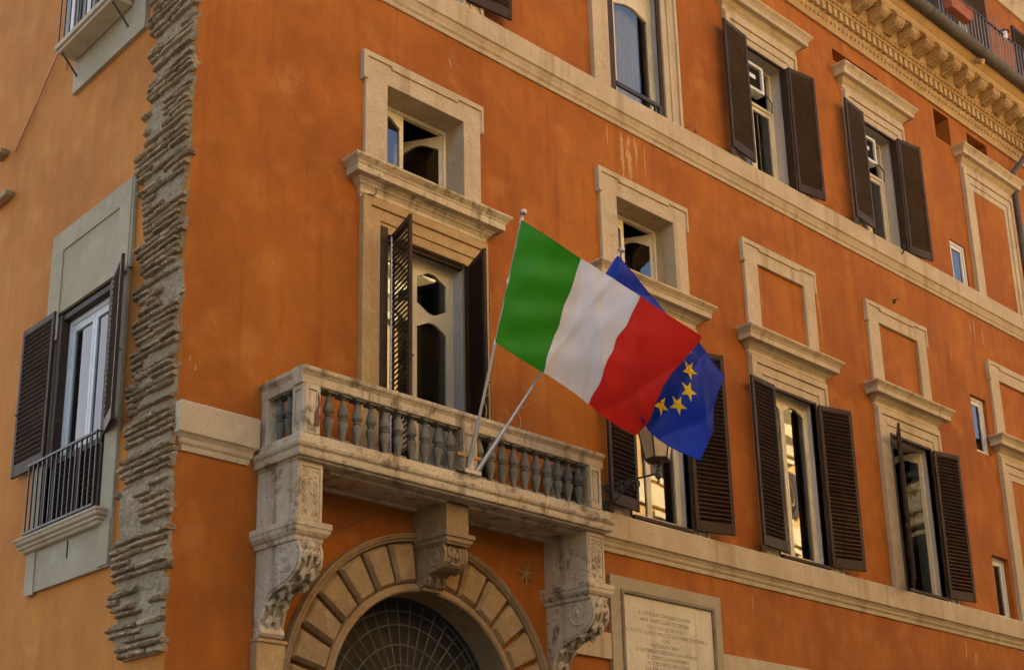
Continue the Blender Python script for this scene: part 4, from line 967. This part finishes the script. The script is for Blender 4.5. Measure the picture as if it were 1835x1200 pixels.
# ------------------------------------------------------------------ flags
def flag(name, label, base, tip, h0t, h1t, F0, F1, mats, amp, seed, stars=False, ridge=0.0, fold=1.0):
    base, tip = Vector(base), Vector(tip); F0, F1 = Vector(F0), Vector(F1)
    T = thing(name, label, 'flag', base)
    d = (tip - base)
    H0 = base + d * h0t; H1 = base + d * h1t
    mb = MB(); L_ = lambda p: tuple(Vector(p) - base)
    a = base + d * 0.22
    mb.tube([(0, 0, 0), L_(a)], 0.030, 12); mb.tube([L_(a), L_(base + d * 0.52)], 0.019, 12); mb.tube([L_(base + d * 0.50), L_(tip)], 0.013, 12)
    mb.build('pole', ALU, T)
    MB().ball(L_(tip + d.normalized() * 0.02), 0.042, 0.042, 0.042, 12, 8).build('finial', ALU, T)
    nrm = (F0 - H0).cross(H1 - H0).normalized()
    if nrm.dot(Vector((-6.7, -11.6, 1.65)) - H0) < 0: nrm = -nrm
    off = nrm * 0.022
    rf = random.Random(int(seed * 100))
    CRE = [(rf.uniform(0.05, 1.0), rf.uniform(-0.5, 0.5), rf.uniform(0.02, 0.06), rf.choice((-1, 1)) * rf.uniform(0.016, 0.042) * fold) for _ in range(13)]
    def S(u, v):
        A = H0.lerp(F0, u); Bq = H1.lerp(F1, u); p = A.lerp(Bq, v)
        sag = 0.05 * math.sin(PI * u) * (1 - v) if v < 1 else 0
        wv = amp * (u ** 0.7) * (math.sin(u * 7.5 + v * 2.2 + seed) * 0.55 + math.sin(u * 13 - v * 4.5 + seed * 2) * 0.25) + amp * 0.5 * u * math.sin(v * 5 + seed * 1.7 + u * 2)
        wv += 0.012 * noise.noise((u * 6, v * 4, seed)) + 0.025 * math.sin(PI * v) * math.sin(PI * min(1, u * 1.2))
        for a_, b_, c_, q_ in CRE:
            wv += q_ * math.exp(-abs(u - a_ - b_ * (v - 0.5)) / c_) * (0.25 + 0.75 * u)
        wv += ridge * 0.022 * math.exp(-((u - 0.335 - 0.17 * (1 - v)) / 0.018) ** 2)
        # edges flutter in the plane of the cloth
        e1 = (F0 - H0).normalized() * (0.035 * math.sin(v * 8 + seed) * u ** 2 + 0.012 * noise.noise((v * 9, u * 3, seed + 4)))
        e1 = e1 + (F0 - H0).normalized() * (0.030 * noise.noise((v * 2.6, u * 2.2, seed + 9)) + 0.02 * noise.noise((v * 6.0, u * 4, seed + 12))) * min(1, u * 4)
        e2 = (H1 - H0).normalized() * (0.028 * math.sin(u * 8 + seed) * u * (0.5 + v))
        cr = 0.0
        for k in range(4):  # tension creases radiating from the hoist corners
            cr += 0.007 * math.exp(-u * 2.5) * math.sin((v + 0.25 * k) * 19 + u * 14 + k)
        return p + off + nrm * (wv + cr * min(1, u * 10)) + e1 + e2 - Vector((0, 0, 1)) * 0
    nu, nv = 72, 44
    cl = MB(); cl.add([L_(S(i / nu, j / nv)) for i in range(nu + 1) for j in range(nv + 1)], [])
    ns = len(mats)
    for i in range(nu):
        for j in range(nv):
            aa = i * (nv + 1) + j; cl.f.append((aa, aa + nv + 1, aa + nv + 2, aa + 1)); cl.s.append(True); cl.m.append(min(ns - 1, i * ns // nu))
    c_ = cl.build('cloth', mats, T)
    # hems along the edges and the white header sleeve
    for e in ([(i / nu, 0.0) for i in range(nu + 1)], [(i / nu, 1.0) for i in range(nu + 1)], [(1.0, j / nv) for j in range(nv + 1)]):
        hm = MB(); hm.v = []
        pts = [L_(S(u, v)) for u, v in e]
        hm.tube(pts, 0.0045, 5)
        hm.m = [min(ns - 1, int((i // 5) / max(1, len(pts) - 1) * ns)) if e[0][0] == 0 else ns - 1 for i in range(len(hm.f))]
        hm.build('hem', mats, c_, recalc=False)
    for k in range(1, ns):   # stitched seams between the coloured widths
        for du in (-0.006, 0.006): MB().tube([L_(S(k / ns + du, j / nv) + nrm * 0.002) for j in range(nv + 1)], 0.0025, 4).build('seam', mats[k if du > 0 else k - 1], c_, recalc=False)
    hd = MB(); q = [S(0, j / nv) for j in range(nv + 1)]; pp = [H0.lerp(H1, j / nv) for j in range(nv + 1)]
    hd.add([L_(x) for x in q] + [L_(x - off * 0.6) for x in pp], [(j, j + 1, j + 1 + nv + 1, j + nv + 1) for j in range(nv)], True)
    hd.build('header', FWHITE, c_, recalc=False)
    for t_ in (h0t, (h0t + h1t) / 2, h1t):
        c0 = base + d * t_; MB().tube([L_(c0 - d.normalized() * 0.03), L_(c0 + d.normalized() * 0.03)], 0.022, 8).build('clip', LATTICE, T)
    # halyard
    cd = MB(); p0 = base + d * (h1t - 0.02); p1 = base + d * 0.30
    cd.tube([L_(p0.lerp(p1, i / 14) + Vector((0.05, 0.02, -0.05)) * math.sin(PI * i / 14) * 2.0) for i in range(15)] + [L_(p1 + Vector((0.05, 0, -0.12))), L_(p1 + Vector((0.02, 0, -0.3)))], 0.005, 4)
    cd.build('halyard', WOOD, T)
    if stars:
        hh = (H1 - H0).length; ww = (F0 - H0).length
        su, sv, rr, rs = stars
        for k in range(12):
            ca = 2 * PI * k / 12
            cu, cv = su + rr * math.cos(ca) / ww, sv - rr * math.sin(ca) / hh
            for sd_ in (1, -1):
                vs = [S(cu, cv) + nrm * 0.004 * sd_]
                for i in range(10):
                    ra = rs if i % 2 == 0 else rs * 0.40
                    t = PI / 2 + i * PI / 5; vs.append(S(cu + ra * math.cos(t) / ww, cv - ra * math.sin(t) / hh) + nrm * 0.004 * sd_)
                MB().add([L_(x) for x in vs], [(0, 1 + i, 1 + (i + 1) % 10) for i in range(10)]).build('star', FGOLD, c_, recalc=False)
    return T
flag('flag', 'green white and red tricolour flag on a silver pole leaning over the balcony', (3.45, -0.80, 6.20), (3.35, -1.914, 9.13), 0.974, 0.514,
     (4.952, -3.099, 7.663), (5.02, -2.04, 6.76), [FGREEN, FWHITE, FRED], 0.09, 1.3, ridge=1.0)
flag('flag', 'blue flag with a ring of gold stars partly hidden behind the tricolour', (3.54, -0.80, 6.19), (4.74, -2.192, 8.995), 0.975, 0.55,
     (5.821, -2.787, 7.486), (5.53, -2.575, 6.35), [FBLUE], 0.14, 2.6, fold=1.9, stars=(0.55, 0.46, 0.47, 0.115))
FB = thing('flagpole_holder', 'wooden batten and metal socket lashed to the middle balcony pedestal', 'bracket', (3.48, -0.86, 6.225))
MB().box(-0.20, 0.22, 0.015, 0.035, 0.20, 0.245).build('batten', WOOD, FB, bevel=0.004)
MB().box(-0.12, 0.14, -0.02, 0.03, 0.0, 0.05).box(-0.05, 0.03, -0.015, 0.03, 0.05, 0.24).build('socket', ALU, FB, bevel=0.006)
MB().box(-0.22, -0.06, 0.0, 0.04, 0.0, 0.02).build('clamp', IRON, FB, bevel=0.003)

# ------------------------------------------------------------------ wall lantern
LX = 6.765
LA = thing('street_lamp', 'old iron wall lantern on a scrolled arm beside the shuttered window under the flags', 'lamp', (LX, 0, 6.56))
def ll(mb): mb.v = [(p[0] - LX, p[1], p[2] - 6.56) for p in mb.v]; return mb
ar = MB(); ar.tube([(LX, 0, 6.90), (LX, -0.3, 6.895), (LX, -0.65, 6.885), (LX, -0.99, 6.87)], 0.014, 6); ar.tube([(LX, 0, 6.57), (LX, -0.2, 6.63), (LX, -0.42, 6.80), (LX, -0.55, 6.87)], 0.016, 6)
ar.box(LX - 0.03, LX + 0.03, -0.02, 0.0, 6.52, 6.95)
for cy, cz, r_, a0 in ((-0.60, 6.80, 0.075, 1.6), (-0.15, 6.77, 0.09, 0.5), (-0.30, 6.80, 0.065, 2.4), (-0.44, 6.85, 0.035, 1.0), (-0.09, 6.66, 0.05, 4.0), (-0.08, 6.84, 0.04, 1.0)):
    ar.tube([(LX, p, q) for p, q in spiral(cy, cz, r_, 0.012, 1.4, a0, 22, 1)], 0.010, 5)
ll(ar).build('arm', VERDI, LA)
cn = (LX, -0.985)
ll(MB().lathe([(0.006, -0.13), (0.02, -0.115), (0.01, -0.09), (0.035, -0.06), (0.05, -0.03), (0.045, 0.0), (0.02, 0.03), (0.028, 0.045), (0.012, 0.07), (0.012, 0.15), (0.03, 0.16), (0.02, 0.175)], (cn[0], cn[1], 6.87), 12)).build('finial', VERDI, LA)
for k in range(3):
    t = k * 2 * PI / 3 + 0.4; ll(MB().tube([(cn[0], cn[1], 6.96), (cn[0] + 0.05 * math.cos(t), cn[1] + 0.05 * math.sin(t), 6.97), (cn[0] + 0.09 * math.cos(t), cn[1] + 0.09 * math.sin(t), 7.05)], 0.008, 5)).build('strut', IRON, LA)
NS = 6; zb, zt = 7.055, 7.56; rb, rt = 0.165, 0.265
def ring6(r_, z, off=0.0): return [(cn[0] + r_ * math.cos(2 * PI * k / NS + off), cn[1] + r_ * math.sin(2 * PI * k / NS + off), z) for k in range(NS)]
fm = MB(); bq, tq = ring6(rb, zb, 0.45), ring6(rt, zt, 0.45)
for k in range(NS):
    fm.tube([bq[k], tq[k]], 0.012, 5); fm.tube([bq[k], bq[(k + 1) % NS]], 0.014, 5); fm.tube([tq[k], tq[(k + 1) % NS]], 0.016, 5)
fm.add(ring6(rb, zb - 0.012, 0.45) + ring6(0.03, zb - 0.04, 0.45), [(k, (k + 1) % NS, (k + 1) % NS + NS, k + NS) for k in range(NS)])
ll(fm).build('lantern_frame', IRON, LA)
LGL = pmat('frosted_lantern_glass', (0.60, 0.50, 0.30), (0.52, 0.42, 0.24), scale=4, rough=0.35, bump=0.0, spec=0.5)
for k in range(NS):
    ll(MB().add([bq[k], bq[(k + 1) % NS], tq[(k + 1) % NS], tq[k]], [(0, 1, 2, 3)])).build('pane', LGL, LA, recalc=False)
ll(MB().add(ring6(0.29, zt, 0.45) + ring6(0.13, zt + 0.16, 0.45) + ring6(0.10, zt + 0.17, 0.45) + ring6(0.02, zt + 0.27, 0.45), [(i * NS + k, i * NS + (k + 1) % NS, (i + 1) * NS + (k + 1) % NS, (i + 1) * NS + k) for i in range(3) for k in range(NS)] + [tuple(range(NS))])).build('cap', IRON, LA)

# ------------------------------------------------------------------ little iron things on the walls
MB().tube([(2.46, 0, 9.86), (2.50, -0.10, 9.85), (2.56, -0.13, 9.84), (2.60, -0.12, 9.90), (2.60, -0.11, 9.96)], 0.009, 5).build('hook', IRON, P)
MB().tube([(9.06, -0.1, 13.40), (9.09, -0.20, 13.40), (9.16, -0.22, 13.385), (9.17, -0.22, 13.34)], 0.012, 5).ball((9.17, -0.22, 13.33), 0.03, 0.03, 0.03, 6, 5).build('hook', TERRA, P)
MB().tube([(15.70, -0.11, 13.36), (15.55, -0.22, 13.34), (15.42, -0.24, 13.34)], 0.014, 5).tube([(15.62, -0.11, 13.26), (15.55, -0.22, 13.34)], 0.012, 5).build('hook', IRON, P)
MB().tube([(15.30, 0, 12.25), (15.30, -0.06, 12.25), (15.38, -0.07, 12.27)], 0.014, 5).ball((15.30, -0.02, 12.22), 0.03, 0.03, 0.05, 6, 5).build('hook', IRON, P)
MB().tube([(4.66, -0.012, 9.2), (4.66, -0.012, 7.0)], 0.008, 5).build('cable', WOOD, P)
MB().tube([(3.96, -0.004, 12.48), (3.985, -0.01, 12.35)], 0.012, 5).build('plaster_scar', STONE, P)

# places where the top coat has run or peeled away (thin raised flakes with torn outlines)
def peel(x, z0, z1, wd, seed):
    r_ = random.Random(seed); k = 14; lft = []; rgt = []
    for i in range(k + 1):
        z = z0 + (z1 - z0) * i / k; t = math.sin(PI * min(1, max(0.04, i / k))) ** 0.5
        c_ = x + 0.5 * wd * noise.noise((z * 3, seed, 0)); w_ = wd * t * r_.uniform(0.25, 0.6)
        lft.append((c_ - w_, z)); rgt.append((c_ + w_ * r_.uniform(0.6, 1.2), z))
    return lft + rgt[::-1]
for x, z0, z1, wd, sd in ((7.56, 12.0, 12.80, 0.09, 1), (7.72, 11.96, 12.8, 0.12, 2), (7.88, 12.25, 12.8, 0.07, 3), (7.22, 12.38, 12.78, 0.03, 4), (8.1, 12.2, 12.8, 0.025, 5),
                          (18.25, 12.36, 12.72, 0.05, 6), (18.42, 12.30, 12.76, 0.04, 7), (18.75, 12.2, 12.62, 0.06, 8), (17.3, 11.5, 11.85, 0.03, 9), (12.72, 10.7, 11.5, 0.03, 10),
                          (12.68, 11.2, 11.6, 0.04, 11), (16.5, 5.55, 5.95, 0.05, 12), (16.85, 5.5, 5.75, 0.09, 13), (0.115, 7.02, 7.10, 0.02, 14), (0.19, 6.93, 7.0, 0.02, 15), (1.16, 8.50, 8.55, 0.03, 16), (10.1, 5.45, 5.9, 0.02, 17)):
    MB().panel(peel(x, z0, z1, wd, sd), [], -0.004, 0.001).build('peeled_patch', PEEL, P)
# ------------------------------------------------------------------ roof terrace
TR = thing('terrace_railing', 'thin iron railing along the roof terrace above the cornice', 'railing', (20, -0.5, 19.1))
hr = MB().box(-2.4, 6, -0.018, 0.018, 1.10, 1.13).box(-2.4, 6, -0.012, 0.012, 0.10, 0.12); hr.build('rail', IRON, TR)
RB = pmat('dull_zinc_bar', (0.26, 0.23, 0.22), rough=0.5, bump=0.0, metal=0.2)
bb = MB().box(-0.009, 0.009, -0.009, 0.009, 0.0, 1.10).mesh('bar', RB)
for k in range(54): inst('bar', bb, TR, (-2.35 + k * 0.155, 0, 0))
FX = thing('flower_box', 'terracotta flower box hanging on the terrace railing', 'planter', (18.25, -0.60, 19.55))
fb = MB(); fb.add([(-0.42, -0.09, 0), (0.42, -0.09, 0), (0.42, 0.08, 0), (-0.42, 0.08, 0), (-0.47, -0.13, 0.24), (0.47, -0.13, 0.24), (0.47, 0.08, 0.24), (-0.47, 0.08, 0.24)], [(0, 3, 2, 1), (0, 1, 5, 4), (1, 2, 6, 5), (2, 3, 7, 6), (3, 0, 4, 7), (4, 5, 6, 7)])
fb.build('box', TERRA, FX, bevel=0.012)
MB().box(-0.50, 0.50, -0.15, 0.085, 0.23, 0.26).build('rim', TERRA, FX, bevel=0.008)
MB().tube([(-0.5, -0.16, 0.30), (0.5, -0.16, 0.30)], 0.015, 5).build('hanger', IRON, FX)
PA = thing('folded_parasol', 'folded green and pale cloth parasol standing behind the terrace railing', 'parasol', (19.05, -0.25, 19.1))
pr_ = [(0.03, 0.15), (0.13, 0.25), (0.14, 0.6), (0.11, 1.2), (0.07, 1.9), (0.02, 2.3)]
mb = MB(); k_ = 16
vs = []
for r_, z_ in pr_:
    for j in range(k_): t = 2 * PI * j / k_; q = r_ * (1.0 if j % 2 else 0.7); vs.append((q * math.cos(t), q * math.sin(t), z_))
mb.add(vs, [(i * k_ + j, i * k_ + (j + 1) % k_, (i + 1) * k_ + (j + 1) % k_, (i + 1) * k_ + j) for i in range(len(pr_) - 1) for j in range(k_)])
mb.m = [(1 if (q % k_) in (9, 10, 11, 12, 13, 14) else 0) for q in range(len(mb.f))]
mb.build('canopy', [GREENC, PALEC], PA)
MB().tube([(0, 0, 0.0), (0, 0, 2.35)], 0.02, 8).build('pole', LATTICE, PA)
TL = thing('terrace_lantern', 'small white and black lantern on the terrace railing', 'lamp', (20.66, -0.5, 20.235))
MB().lathe([(0.06, -0.12), (0.075, 0.0), (0.075, 0.06)], (0, 0, 0), 8).build('glass', LATTICE, TL); MB().lathe([(0.12, 0.06), (0.10, 0.09), (0.02, 0.16)], (0, 0, 0), 8).build('cap', IRON, TL)
AP = thing('awning_rod', 'thin dark rod slanting up from the terrace railing', 'rod', (20.02, -0.5, 20.2))
MB().tube([(0, 0, 0.02), (1.15, 0.25, 0.95)], 0.012, 5).build('rod', IRON, AP)
MB().box(18.6, 26, -0.30, -0.26, 19.1, 19.65).build('terrace_parapet', STONE, P)

# ------------------------------------------------------------------ sunlit house across the street (seen mirrored in the panes)
OB = thing('building', 'sunlit ochre house with cream string courses mirrored in the window panes', 'building', (20, -17, 0))
ob = MB().box(-24, 36, -12, 0, 0, 20.6).build('wall', OPP, OB)
MB().box(-24.05, 36.05, 0.0, 0.05, 0, 9.0).build('dark_bounce_cut', COBBLE, OB)  # dark sheet added over the lower storeys to cut light bounced at the palazzo
tr_ = MB()
for z0_, z1_ in ((0, 3.6), (5.6, 6.0), (10.2, 10.7), (14.6, 15.3)): tr_.box(-24.1, 36.1, 0.0, 0.16, z0_ + 0.01, z1_)
tr_.build('string_course', OPPT, OB, bevel=0.02)
MB().extr_x([(0.0, 18.3), (0.2, 18.3), (0.25, 18.7), (0.5, 18.9), (0.55, 19.4), (0.9, 19.7), (1.0, 20.2), (1.0, 20.4), (0, 20.7)], -24.2, 36.2).build('cornice', OPPT, OB)
MB().box(-24.5, 36.5, -12.5, 1.05, 20.72, 21.0).build('roof', ROOFT, OB)
wm = MB().panel(rect(-0.85, 0.85, -0.3, 2.75), [rect(-0.55, 0.55, 0, 2.4)], 0.0, 0.09).box(-1.0, 1.0, 0.0, 0.28, 2.75, 2.95).mesh('window', OPPT)
gm_ = MB().box(-0.55, 0.55, 0.005, 0.03, 0, 2.4).mesh('pane', DARK)
sm_ = MB().box(-0.55, 0.0, 0.0, 0.05, 0, 2.4).mesh('shutter', BROWN)
for zf in (6.7, 11.4, 15.7):
    for k in range(16):
        xx = -22 + k * 3.6
        o = inst('window', wm, OB, (xx, 0.003, zf), scl=(1, 1, 0.8 if zf > 15 else 1))
        inst('pane', gm_, o, (0, 0, 0)); inst('shutter', sm_, o, (-0.6, 0.1, 0)); inst('shutter', sm_, o, (1.15, 0.1, 0))
bpy.context.view_layer.update()
